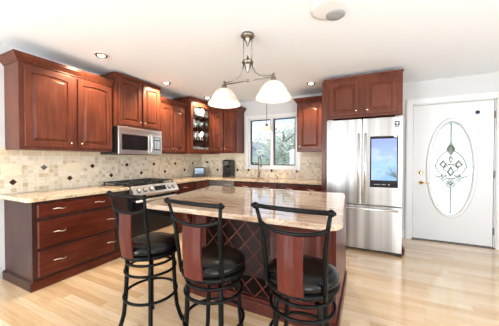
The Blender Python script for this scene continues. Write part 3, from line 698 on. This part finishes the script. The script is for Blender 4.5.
mw = thing('microwave', 'stainless over-the-range microwave below the cherry cabinet', 'microwave', (-3.33, 2.58, 1.37))
MY0, MY1, MX = 2.195, 2.925, -3.12
obj('microwave_body', box((-3.53, MY0, 1.372), (MX - .025, MY1 + .06, 1.772)), BLACKP, mw)
FM = Fr((MX, 0, 0), (0, 1, 0), (1, 0, 0))
MY1 = 2.985
d_ = obj('microwave_door', box((MX - .0245, MY0, 1.378), (MX, MY1 - .215, 1.712)), STEELB, mw, bevel=.004)
obj('door_window', box((MX + .0005, MY0 + .05, 1.440), (MX + .004, MY1 - .29, 1.665)), BGLASS, d_)
obj('vent_grille', box((MX - .0245, MY0, 1.716), (MX - .002, MY1, 1.772)), STEELB, mw, bevel=.004)
obj('side_fascia', box((MX - .0245, MY1 - .211, 1.378), (MX, MY1, 1.712)), STEELB, mw, bevel=.004)
cpn = obj('control_panel', box((MX + .0005, MY1 - .175, 1.45), (MX + .004, MY1 - .03, 1.665)), mat('blue_grey_control_glass', (.06, .10, .14), .12), mw)
obj('keypad', fix(MB().box((MX + .0042, MY1 - .16, 1.625), (MX + .005, MY1 - .05, 1.65)).box((MX + .0042, MY1 - .16, 1.47), (MX + .005, MY1 - .125, 1.60)).box((MX + .0042, MY1 - .115, 1.47), (MX + .005, MY1 - .05, 1.60))), mat('pale_keypad_print', (.35, .42, .48), .4), cpn)
obj('door_handle', MB().tube([(MX, MY1 - .245, 1.40), (MX + .035, MY1 - .245, 1.43), (MX + .045, MY1 - .245, 1.54), (MX + .035, MY1 - .245, 1.66), (MX, MY1 - .245, 1.69)], .012, 10), STEELB, d_)

# ------------------------------------------------------------------ refrigerator
fg = thing('refrigerator', 'stainless french-door refrigerator with a touch screen in its right door', 'refrigerator', (-.05, 4.1, 0))
FX0, FX1, FY = -.528, .432, 3.69
obj('fridge_body', box((FX0 + .006, FY + .07, .03), (FX1 - .002, 4.62, 1.845)), STEELD, fg)
obj('fridge_door', box((FX0, FY, .668), (-.056, FY + .069, 1.868)), STEEL, fg, bevel=.006, seg=3)
rd = obj('fridge_door', box((-.046, FY, .668), (FX1, FY + .069, 1.868)), STEEL, fg, bevel=.006, seg=3)
obj('freezer_drawer', box((FX0, FY, .045), (FX1, FY + .069, .655)), STEEL, fg, bevel=.006, seg=3)
obj('gasket', box((FX0 + .01, FY + .012, .03), (FX1 - .01, FY + .068, .04)), RUBBER, fg)
def vbar(x): return MB().tube([(x, FY - .045, .70), (x, FY - .050, 1.18), (x, FY - .045, 1.66)], .013, 12).tube([(x, FY, .74), (x, FY - .045, .74)], .009, 8).tube([(x, FY, 1.62), (x, FY - .045, 1.62)], .009, 8)
HS = mat('bright_handle_steel', (.86, .86, .86), .22, 1)
obj('door_handle', vbar(-.092), HS, fg); obj('door_handle', vbar(-.010), HS, fg)
obj('drawer_handle', MB().tube([(-.50, FY - .045, .615), (-.05, FY - .052, .615), (.385, FY - .045, .615)], .013, 12).tube([(-.46, FY, .615), (-.46, FY - .045, .615)], .009, 8).tube([(.35, FY, .615), (.35, FY - .045, .615)], .009, 8), HS, fg)
for x in (FX0 + .03, FX1 - .03): obj('hinge_foot', MB().box((x - .03, FY + .005, 0), (x + .03, FY + .06, .03)), RUBBER, fg)
for x in (FX0 + .05, FX1 - .05): obj('hinge_cap', MB().box((x - .04, FY + .015, 1.8685), (x + .04, FY + .12, 1.885)), STEELD, fg, bevel=.004)
sc = obj('screen_bezel', box((.050, FY - .005, .918), (.382, FY - .0003, 1.615)), BGLASS, rd, bevel=.003)
SCR = mat('lit_screen', (.02, .02, .02), .1, emis=(.4, .6, 1), es=1.0); q = NT(SCR)
g = q.n('NewGeometry'); sp = q.n('SeparateXYZ'); q.l(g.outputs['Position'], sp.inputs[0])
fz = mth(q, 'DIVIDE', mth(q, 'SUBTRACT', sp.outputs['Z'], 1.02), .56)
n1 = q.n('TexNoise', Scale=4.0, Detail=6, Distortion=.6); q.l(q.coords((1.0, 1, 1.8), 'Object'), n1.inputs['Vector'])
c1 = q.ramp(fz, [(0, (.26, .50, .80)), (.35, (.38, .62, .95)), (.7, (.36, .50, .95)), (1, (.32, .40, .90))])
c1 = q.mix(c1, (.80, .86, 1), q.ramp(n1.outputs['Fac'], [(.52, (0, 0, 0)), (.72, (.5, .5, .5))]))
q.l(c1, q.p.inputs['Emission Color'])
scr = obj('screen', box((.066, FY - .0062, 1.015), (.366, FY - .0051, 1.580)), SCR, rd)
tw = MB(); random.seed(3)
for k in range(26):
    a = random.uniform(.15, PI * .75); L_ = random.uniform(.05, .15); x0, z0 = .362, 1.05 + random.uniform(0, .03); yk = FY - .0066
    x1 = max(.215, x0 - L_ * math.sin(a)); z1 = z0 + L_ * abs(math.cos(a)) + .02
    tw.tube([(x0, yk, z0), ((x0 + x1) / 2, yk, (z0 + z1) / 2 + .008), (x1, yk, z1)], .0012, 4)
obj('picture_twigs', tw, mat('screen_twig_tone', (.10, .12, .10), .4), scr)
obj('screen_badge', box((.330, FY - .0062, 1.593), (.366, FY - .0053, 1.606)), WPLAST, rd)
obj('screen_icons', MB().box((.10, FY - .0062, .955), (.17, FY - .0053, .963)).box((.19, FY - .0062, .955), (.24, FY - .0053, .963)).box((.27, FY - .0062, .950), (.285, FY - .0053, .966)), mat('grey_icon_print', (.3, .32, .36), .4), rd)
lg = MB().box((.338, FY - .0012, 1.748), (.396, FY - .0003, 1.806)); lo_ = obj('square_emblem', lg, BLACKP, rd)
obj('emblem_mark', MB().box((.360, FY - .0020, 1.762), (.374, FY - .0013, 1.794)).box((.346, FY - .0020, 1.776), (.354, FY - .0013, 1.790)).box((.380, FY - .0020, 1.776), (.388, FY - .0013, 1.790)), mat('pale_emblem_print', (.55, .57, .57), .4), rd)
obj('emblem_line', box((.338, FY - .0012, 1.728), (.396, FY - .0003, 1.740)), KM, rd)

# ------------------------------------------------------------------ island
isl = thing('kitchen_island', 'cherry kitchen island base with a lattice wine rack facing the stools', 'island', (-.86, 2.25, 0))
IX0, IX1, IY0, IY1 = -1.55, -.19, 1.82, 2.76
WR0, WR1, WZa, WZb = -1.345, -.70, .125, .835
bd = MB()
bd.box((IX0, IY0 + .32, 0), (IX1, IY1, .879))
bd.box((IX0, IY0, 0), (WR0, IY0 + .32, .879)).box((WR1, IY0, 0), (IX1, IY0 + .32, .879))
bd.box((WR0, IY0, 0), (WR1, IY0 + .32, WZa)).box((WR0, IY0, WZb), (WR1, IY0 + .32, .879))
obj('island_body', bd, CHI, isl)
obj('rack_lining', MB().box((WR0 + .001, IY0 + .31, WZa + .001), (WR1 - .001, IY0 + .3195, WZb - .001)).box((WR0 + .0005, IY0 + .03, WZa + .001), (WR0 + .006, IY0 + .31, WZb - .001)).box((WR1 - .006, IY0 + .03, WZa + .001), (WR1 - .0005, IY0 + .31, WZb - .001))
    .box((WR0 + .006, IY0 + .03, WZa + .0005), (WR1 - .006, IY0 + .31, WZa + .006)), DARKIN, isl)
FI = Fr((0, IY0, 0), (1, 0, 0), (0, -1, 0))
lt = MB(); w_ = .0055; cxm = (WR0 + WR1) / 2; sp_ = .165
def clip_line(c, s_):      # z = s*(x-cxm)+c within the opening
    pts_ = []
    for x in (WR0, WR1):
        z_ = s_ * (x - cxm) + c
        if WZa <= z_ <= WZb: pts_.append((x, z_))
    for z_ in (WZa, WZb):
        x = (z_ - c) / s_ + cxm
        if WR0 < x < WR1: pts_.append((x, z_))
    return pts_[:2] if len(pts_) >= 2 else None
for s_, d0, d1 in ((1.1, -.012, -.003), (-1.1, -.022, -.0125)):
    for k in range(-9, 10):
        c_ = (WZa + WZb) / 2 + k * sp_ * 1.1; pp = clip_line(c_, s_)
        if not pp: continue
        (xa, za), (xb, zb) = pp; dx, dz = xb - xa, zb - za; ln = math.hypot(dx, dz)
        if ln < .04: continue
        nx, nz_ = -dz / ln * w_, dx / ln * w_
        lt.loops([[FI.p(xa + nx, za + nz_, d_), FI.p(xb + nx, zb + nz_, d_), FI.p(xb - nx, zb - nz_, d_), FI.p(xa - nx, za - nz_, d_)] for d_ in (d0, d1)])
obj('wine_rack_lattice', fix(lt), CHI, isl)
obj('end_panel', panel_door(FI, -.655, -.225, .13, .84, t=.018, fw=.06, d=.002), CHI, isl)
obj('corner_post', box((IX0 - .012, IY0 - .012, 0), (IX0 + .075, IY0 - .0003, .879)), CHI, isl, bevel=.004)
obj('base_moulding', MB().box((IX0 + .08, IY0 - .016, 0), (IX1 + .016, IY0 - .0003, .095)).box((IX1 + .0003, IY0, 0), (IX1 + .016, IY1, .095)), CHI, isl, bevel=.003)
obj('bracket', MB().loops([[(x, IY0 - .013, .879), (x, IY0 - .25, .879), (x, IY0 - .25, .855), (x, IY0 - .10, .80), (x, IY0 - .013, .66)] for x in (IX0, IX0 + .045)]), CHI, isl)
tag(obj('island_countertop', MB().prism(rounded([(-1.73, 1.42), (-.115, 1.425), (-.205, 2.87), (-2.0, 2.88)], [.09, .11, .07, .06]), .882, .922), GRANI, bevel=.010, seg=3),
    'polished rosy cream granite top of the kitchen island', 'countertop')

# ------------------------------------------------------------------ bar stools (built once at the origin facing +Y)
def make_stool(label, loc, rot):
    t_ = thing('bar_stool', label, 'stool', (0, 0, 0), 'black metal bar stools at the island', rot)
    n = 40
    obj('seat_cushion', MB().lathe((0, 0, 0), [(.175, .620), (.192, .623), (.202, .638), (.202, .655), (.192, .674), (.162, .688), (.10, .696), (.02, .698)], 40), LEATH, t_)
    piping = obj('seat_rim', MB().lathe((0, 0, 0), [(.10, .592), (.200, .592), (.206, .598), (.206, .612), (.200, .6195), (.10, .6195)], 40), BLACKM, t_)
    obj('swivel_plate', MB().lathe((0, 0, 0), [(.09, .556), (.09, .5915), (.02, .5915), (.02, .556)], 24), BLACKM, t_)
    for k in range(4):
        a = math.radians(45 + 90 * k + 6); c, s = math.cos(a), math.sin(a)
        pr = [(.135, .548), (.160, .540), (.168, .50), (.170, .40), (.176, .28), (.190, .14), (.215, .05), (.235, .0)]
        leg = obj('leg', MB().tube([(r * c, r * s, z_) for r, z_ in pr], [.012, .0145, .0155, .0155, .0155, .0155, .0155, .0145], 10), BLACKM, t_)
        obj('foot_cap', MB().lathe((.235 * c, .235 * s, 0), [(.019, 0), (.019, .014), (.014, .018)], 12), RUBBER, leg)
    obj('upper_ring', MB().ring((0, 0, .548), .172, .010), BLACKM, t_)
    obj('middle_ring', MB().ring((0, 0, .475), .182, .010), BLACKM, t_)
    obj('foot_ring', MB().ring((0, 0, .285), .190, .0105), BLACKM, t_)
    for s in (-1, 1):
        pts_ = [(s * .160, -.128, .590), (s * .162, -.136, .64), (s * .163, -.150, .75), (s * .168, -.165, .87), (s * .182, -.182, .97), (s * .196, -.198, 1.045)]
        p_ = obj('back_post', MB().tube(pts_, [.010, .012, .0125, .0125, .011, .010], 10), BLACKM, t_)
        obj('finial', MB().lathe((s * .200, -.202, 1.05), [(.002, -.019), (.012, -.015), (.018, -.006), (.019, .002), (.015, .012), (.006, .018), (.001, .019)], 14).tube([(s * .200, -.202, 1.05), (s * .222, -.203, 1.05)], .009, 8), BLACKM, p_)
    obj('top_rail', MB().tube([(.197 * math.sin(t) / math.sin(1), -.200 - .020 * (math.cos(t) - math.cos(1)) / (1 - math.cos(1)), 1.05) for t in [-1 + 2 * k / 16 for k in range(17)]], .0125, 10), BLACKM, t_)
    obj('lower_rail', MB().tube([(.181 * math.sin(t * 1.2) / math.sin(1.2), -.178 - .036 * (math.cos(t * 1.2) - math.cos(1.2)) / (1 - math.cos(1.2)), .962 - .034 * math.cos(t * PI / 2)) for t in [-1 + 2 * k / 16 for k in range(17)]], .0115, 10), BLACKM, t_)
    # back splat: bowed plank from the lower rail to the seat rim
    ls = []
    for k in range(9):
        f = k / 8; z_ = .925 - f * .312; y_ = -.210 + f * .012 - .008 * math.sin(PI * f)
        row_ = []
        for j in range(7):
            x = -.068 + .136 * j / 6; row_.append((x, y_ - .012 * (1 - (x / .07) ** 2), z_))
        ls.append(row_ + [(x, y + .013, z) for x, y, z in row_[::-1]])
    obj('back_splat', fix(MB().loops(ls)), CHS, t_, bevel=.002)
    obj('splat_bracket', MB().box((-.06, -.205, .600), (.06, -.198, .612)), BLACKM, t_)
    t_.location = loc; return t_
st = make_stool('bar stool at the left end of the island, farthest left of the three', (-1.49, 1.31, 0), math.radians(-4))
clone(st, (-.88, 1.275, 0), 'middle bar stool, in front of the wine rack', math.radians(-3))
clone(st, (-.328, 1.365, 0), 'bar stool at the right end of the island, nearest the fridge side', math.radians(-4))

# ------------------------------------------------------------------ pendant over the island
pd = thing('pendant_light', 'antique nickel two-shade pendant hanging over the island', 'light', (-1.075, 2.155, 2.1))
PX, PY = -1.075, 2.155
obj('canopy', MB().lathe((PX, PY, 0), [(.02, ZC), (.062, ZC), (.064, ZC - .012), (.070, ZC - .020), (.062, ZC - .032), (.040, ZC - .042), (.036, ZC - .055), (.022, ZC - .070), (.024, ZC - .08), (.012, ZC - .095), (.014, ZC - .105), (.003, ZC - .122)], 28), BRONZE, pd)
for s in (-1, 1): obj('hanging_rod', MB().tube([(PX + s * .046, PY, ZC - .028), (PX + s * .046, PY, 2.285)], .0045, 8), BRONZE, pd)
obj('hub', MB().lathe((PX, PY, 0), [(.003, 2.345), (.010, 2.335), (.008, 2.318), (.020, 2.308), (.034, 2.292), (.056, 2.286), (.060, 2.272), (.050, 2.256), (.030, 2.246), (.034, 2.232), (.020, 2.212), (.022, 2.202), (.010, 2.19), (.012, 2.18), (.002, 2.165)], 28), BRONZE, pd)
for s in (-1, 1):
    c_ = [(PX + s * .046, PY, 2.27), (PX + s * .055, PY, 2.215), (PX + s * .085, PY, 2.165), (PX + s * .13, PY, 2.13), (PX + s * .19, PY, 2.112), (PX + s * .275, PY, 2.108)]
    obj('curved_arm', MB().tube(c_, .0065, 8), BRONZE, pd)
obj('cross_bar', MB().tube([(PX - .28, PY, 2.090), (PX + .28, PY, 2.090)], .0065, 8).lathe((PX, PY, 2.090), [(.002, -.016), (.012, -.008), (.014, 0), (.012, .008), (.002, .016)], 14), BRONZE, pd)
for s in (-1, 1):
    x = PX + s * .275
    so = obj('shade_holder', MB().lathe((x, PY, 0), [(.004, 2.128), (.012, 2.122), (.010, 2.10), (.020, 2.088), (.030, 2.062), (.036, 2.048), (.036, 2.040)], 24), BRONZE, pd)
    pr = [(.034, 2.048), (.055, 2.043), (.085, 2.025), (.110, 1.998), (.128, 1.965), (.142, 1.935), (.163, 1.905), (.173, 1.888), (.175, 1.876), (.171, 1.874), (.165, 1.890), (.142, 1.918), (.120, 1.953), (.104, 1.99), (.080, 2.017), (.050, 2.036), (.034, 2.040)]
    obj('glass_shade', MB().lathe((x, PY, 0), pr, 40, cap=False), SHADE, pd)
    obj('bulb', MB().lathe((x, PY, 0), [(.012, 2.035), (.014, 2.01), (.030, 1.975), (.030, 1.955), (.018, 1.935), (.002, 1.93)], 16), LAMP, pd)
    light('pendant_bulb', 'POINT', (x, PY, 1.90), 1.2, (1, .88, .72), shadow_soft_size=.04)
# small pendant over the sink
PX2, PY2 = -1.758, 4.36
sp2 = thing('pendant_light', 'small single pendant with a ribbed glass shade hanging in front of the window', 'light', (PX2, PY2, 1.85))
obj('canopy', MB().lathe((PX2, PY2, 0), [(.02, ZC), (.055, ZC), (.055, ZC - .015), (.015, ZC - .03)], 20), BRONZE, sp2)
obj('cord', MB().tube([(PX2, PY2, ZC - .02), (PX2, PY2, 1.985)], .006, 8), KM, sp2)
obj('socket', MB().lathe((PX2, PY2, 0), [(.008, 2.005), (.026, 1.99), (.030, 1.955), (.022, 1.945)], 16), KM, sp2)
rb = []
for r, z_ in ((.028, 1.958), (.055, 1.935), (.085, 1.895), (.112, 1.855), (.118, 1.845), (.113, 1.845), (.080, 1.89), (.05, 1.927), (.028, 1.948)):
    rb.append([(PX2 + r * (1 + .05 * math.cos(12 * 2 * PI * k / 72)) * math.cos(2 * PI * k / 72), PY2 + r * (1 + .05 * math.cos(12 * 2 * PI * k / 72)) * math.sin(2 * PI * k / 72), z_) for k in range(72)])
obj('glass_shade', MB().loops(rb, False, False, True), mat('peach_glass', (.85, .72, .62), .2, emis=(1, .72, .52), es=.35), sp2)
obj('bulb', MB().lathe((PX2, PY2, 0), [(.012, 1.944), (.026, 1.91), (.026, 1.89), (.002, 1.87)], 14), LAMP, sp2)
light('sink_pendant_bulb', 'POINT', (PX2, PY2, 1.85), 1.5, (1, .8, .6), shadow_soft_size=.03)

# recessed cans
CAN = mat('gilt_can_baffle', (.35, .22, .14), .25, .9)
for x, y, lab in ((-2.86, 1.80, 'recessed ceiling light above the near end of the left cabinets'), (-2.93, 2.90, 'recessed ceiling light in front of the cabinet over the microwave'),
                  (-.82, 3.97, 'recessed ceiling light left of the fridge cabinet'), (-2.88, 3.96, 'recessed ceiling light in front of the glass corner cabinet')):
    c_ = thing('recessed_light', lab, 'light', (x, y, ZC - .02), 'recessed ceiling lights')
    obj('trim_ring', MB().lathe((x, y, 0), [(.088, ZC - .0005), (.086, ZC - .006), (.066, ZC - .008), (.062, ZC - .0005)], 32, cap=False), WHITE, c_)
    obj('baffle', MB().lathe((x, y, 0), [(.0655, ZC - .007), (.060, ZC - .018), (.040, ZC - .012), (.040, ZC - .0008), (.062, ZC - .0008)], 32, cap=False), CAN, c_)
    obj('lens', MB().lathe((x, y, 0), [(.039, ZC - .001), (.039, ZC - .016), (.025, ZC - .024), (.002, ZC - .026)], 24), LAMP, c_)
    light('recessed_bulb', 'SPOT', (x, y, ZC - .04), 110 if abs(y - 2.9) < .01 else 65, (1, .76, .50), (0, math.radians(28) if x < -2 else 0, 0), spot_size=math.radians(115), spot_blend=.6, shadow_soft_size=.03)
# round ceiling speaker
cs_ = thing('ceiling_speaker', 'large round white ceiling speaker with a grey mesh centre', 'speaker', (-.285, 2.10, ZC - .01))
obj('speaker_rim', MB().lathe((-.285, 2.095, 0), [(.150, ZC - .0004), (.148, ZC - .008), (.120, ZC - .010), (.02, ZC - .009)], 48), WPLAST, cs_)
obj('speaker_mesh', MB().lathe((-.245, 2.185, 0), [(.078, ZC - .0098), (.076, ZC - .016), (.05, ZC - .019), (.01, ZC - .020)], 36), GREYM, cs_)

# ------------------------------------------------------------------ things on the counter
cm = thing('coffee_maker', 'black countertop coffee maker on the back counter left of the window', 'coffee maker', (-2.69, 4.45, .92))
cx0, cx1 = -2.79, -2.61
pf = [(4.36, .921), (4.60, .921), (4.60, 1.22), (4.585, 1.27), (4.55, 1.292), (4.42, 1.292), (4.375, 1.278), (4.36, 1.24), (4.36, 1.16), (4.43, 1.14), (4.43, .975), (4.36, .965)]
obj('machine_body', fix(MB().loops([[(x, y, z_) for y, z_ in pf] for x in (cx0, cx1)])), BLACKP, cm, bevel=.008)
obj('brew_head', MB().lathe(((cx0 + cx1) / 2, 4.40, 0), [(.05, 1.155), (.05, 1.12), (.02, 1.105)], 20), BLACKP, cm)
obj('side_strip', box((cx0 + .03, 4.353, 1.175), (cx1 - .03, 4.3595, 1.26)), mat('grey_machine_trim', (.16, .17, .18), .25, .6), cm)
obj('water_tank', box((cx0 - .035, 4.42, .93), (cx0 - .0005, 4.58, 1.24)), mat('smoked_tank', (.05, .055, .06), .1), cm, bevel=.01)
dp = thing('photo_display', 'small black tabletop display with a lit picture in the counter corner', 'display', (0, 0, 0), rot=math.radians(37)); dp.location = (-3.36, 4.30, .921)
ORG[dp.name] = Vector((0, 0, 0))
dm = MB(); dm.loops([[(x, y, z_) for x, z_ in ((-.125, 0), (.125, 0), (.125, .20), (-.125, .20))] for y in (-.012, .012)])
obj('display_frame', fix(dm), BLACKP, dp, bevel=.006)
obj('display_screen', box((-.095, -.0145, .06), (.095, -.0122, .180)), mat('lit_picture', (.02, .02, .02), .1, emis=(.35, .50, .70), es=.5), dp)
obj('display_base', box((-.10, -.04, 0), (.10, .06, .03)), BLACKP, dp, bevel=.005)

# ------------------------------------------------------------------ outside
GRASS = mat('lawn', (.12, .20, .07), .9)
q = NT(GRASS); n1 = q.n('TexNoise', Scale=2.0, Detail=8); q.l(q.coords((1, 1, 1)), n1.inputs['Vector']); q.l(q.ramp(n1.outputs['Fac'], [(.35, (.10, .17, .06)), (.65, (.20, .28, .12))]), q.p.inputs['Base Color'])
lawn = obj('lawn', box((-60, YB + 1.6, -1.3), (60, 90, -1.2)), GRASS); lawn['kind'] = 'structure'
struct('porch_floor', box((-3.7, YB + .15, -.35), (3.8, YB + 1.6, -.05)), mat('pale_concrete', (.62, .61, .58), .8))
LEAF = mat('tree_leaves', (.34, .42, .30), .6); LEAF2 = mat('pale_tree_leaves', (.58, .62, .56), .6)
for m_ in (LEAF, LEAF2):
    t = m_.node_tree; p_ = t.nodes['Principled BSDF']; tl = t.nodes.new('ShaderNodeBsdfTranslucent'); tl.inputs[0].default_value = (.70, .74, .66, 1)
    mx = t.nodes.new('ShaderNodeMixShader'); mx.inputs[0].default_value = .45
    t.links.new(p_.outputs[0], mx.inputs[1]); t.links.new(tl.outputs[0], mx.inputs[2]); t.links.new(mx.outputs[0], t.nodes['Material Output'].inputs[0]); BARK = mat('grey_bark', (.22, .18, .14), .9)
def tree(label, x, y, z0, h, r, m, n=900, leaf=.12, group=None, name='tree', squash=.9):
    t_ = thing(name, label, name, (x, y, z0), group)
    cz = z0 + h - r * squash
    tr = MB().tube([(x, y, z0), (x + .05, y, z0 + (cz - z0) * .6), (x, y, cz + r * .4)], [r * .09, r * .07, r * .03], 8)
    for k in range(7):
        a = k * 2.4; tr.tube([(x, y, cz - r * .5 + k * r * .1), (x + r * .6 * math.cos(a), y + r * .6 * math.sin(a), cz + (k - 3) * r * .14)], [r * .03, r * .012], 5)
    obj('trunk', tr, BARK, t_)
    rnd = random.Random(int(x * 100) + n); mb = MB()
    blobs = [(rnd.gauss(0, .42), rnd.gauss(0, .42), rnd.gauss(0, .40)) for _ in range(18)]
    for k in range(n):
        bx, by, bz = rnd.choice(blobs); d_ = Vector((rnd.gauss(0, 1), rnd.gauss(0, 1), rnd.gauss(0, 1))).normalized() * .36 * r * rnd.uniform(.6, 1.05)
        p = Vector((x + bx * r + d_.x, y + by * r + d_.y, cz + bz * r * squash + d_.z))
        a = Vector((rnd.gauss(0, 1), rnd.gauss(0, 1), rnd.gauss(0, .5))).normalized(); b = a.cross(Vector((rnd.gauss(0, 1), rnd.gauss(0, 1), 1))).normalized(); s_ = leaf * rnd.uniform(.6, 1.3)
        mb.add([p - a * s_, p + b * s_ * .45, p + a * s_, p - b * s_ * .45], [(0, 1, 2, 3)])
    obj('foliage', mb, m, t_); return t_
tree('pale leafy tree filling the right window pane', -3.9, 12.0, -1.2, 4.7, 1.5, LEAF2, 2600, .11)
tree('round green tree behind the neighbouring house in the left pane', -11.0, 31.0, -1.2, 5.8, 2.4, LEAF, 2200, .22, 'trees beyond the house')
tree('round green tree to the right of the neighbouring house', -5.2, 30.0, -1.2, 4.9, 1.8, LEAF, 1800, .2, 'trees beyond the house')
tree('low green tree at the far left beyond the neighbouring house', -17.0, 31.0, -1.2, 5.6, 2.4, LEAF, 1800, .22, 'trees beyond the house')
tree('tall green tree seen low behind the pale tree', -5.6, 21.0, -1.2, 3.6, 1.7, LEAF, 1500, .16, 'trees beyond the house')
tree('slender shrub outside the oval door glass', 1.75, 7.6, -1.2, 3.0, .6, LEAF, 900, .09, name='shrub')
tree('leafy shrub left of centre outside the oval door glass', 1.2, 10.5, -1.2, 2.6, .8, LEAF2, 900, .09, name='shrub')
hs = thing('neighbour_house', 'grey-sided house with a shingled gable roof seen through the left pane', 'house', (-10.4, 23, -1.2))
SID = mat('pale_blue_siding', (.52, .57, .64), .7); RF = mat('grey_shingles', (.20, .21, .24), .85)
hx0, hx1, hy0, hy1, he, hp = -12.4, -8.4, 20.5, 25.5, 1.5, 3.0; hm = (hx0 + hx1) / 2
obj('house_wall', fix(MB().loops([[(hx0, y, -1.2), (hx1, y, -1.2), (hx1, y, he), (hm, y, hp - .1), (hx0, y, he)] for y in (hy0, hy1)])), SID, hs)
for s_, e_ in ((-1, hx0), (1, hx1)):
    obj('roof_slope', fix(MB().loops([[(hm, y, hp), (e_ + s_ * .35, y, he - .22), (e_ + s_ * .35, y, he - .10), (hm, y, hp + .13)] for y in (hy0 - .35, hy1 + .3)])), RF, hs)
for x in (hx0 + .6, hx1 - 1.5):
    w_o = obj('house_window', box((x, hy0 - .04, .1), (x + .9, hy0 - .001, 1.1)), WHITE, hs); obj('pane', box((x + .07, hy0 - .05, .17), (x + .83, hy0 - .041, 1.03)), BGLASS, w_o)
po = thing('porch_post', 'white square garden post outside the right window pane', 'post', (-1.98, 7.0, -1.2))
obj('shaft', box((-2.05, 6.93, -1.2), (-1.91, 7.07, 1.52)), WHITE, po); obj('cap', MB().box((-2.08, 6.90, 1.52), (-1.88, 7.10, 1.56)).loops([[(-2.06, 6.92, 1.56), (-1.90, 6.92, 1.56), (-1.90, 7.08, 1.56), (-2.06, 7.08, 1.56)], [(-1.985, 6.995, 1.62), (-1.975, 6.995, 1.62), (-1.975, 7.005, 1.62), (-1.985, 7.005, 1.62)]]), WHITE, po)
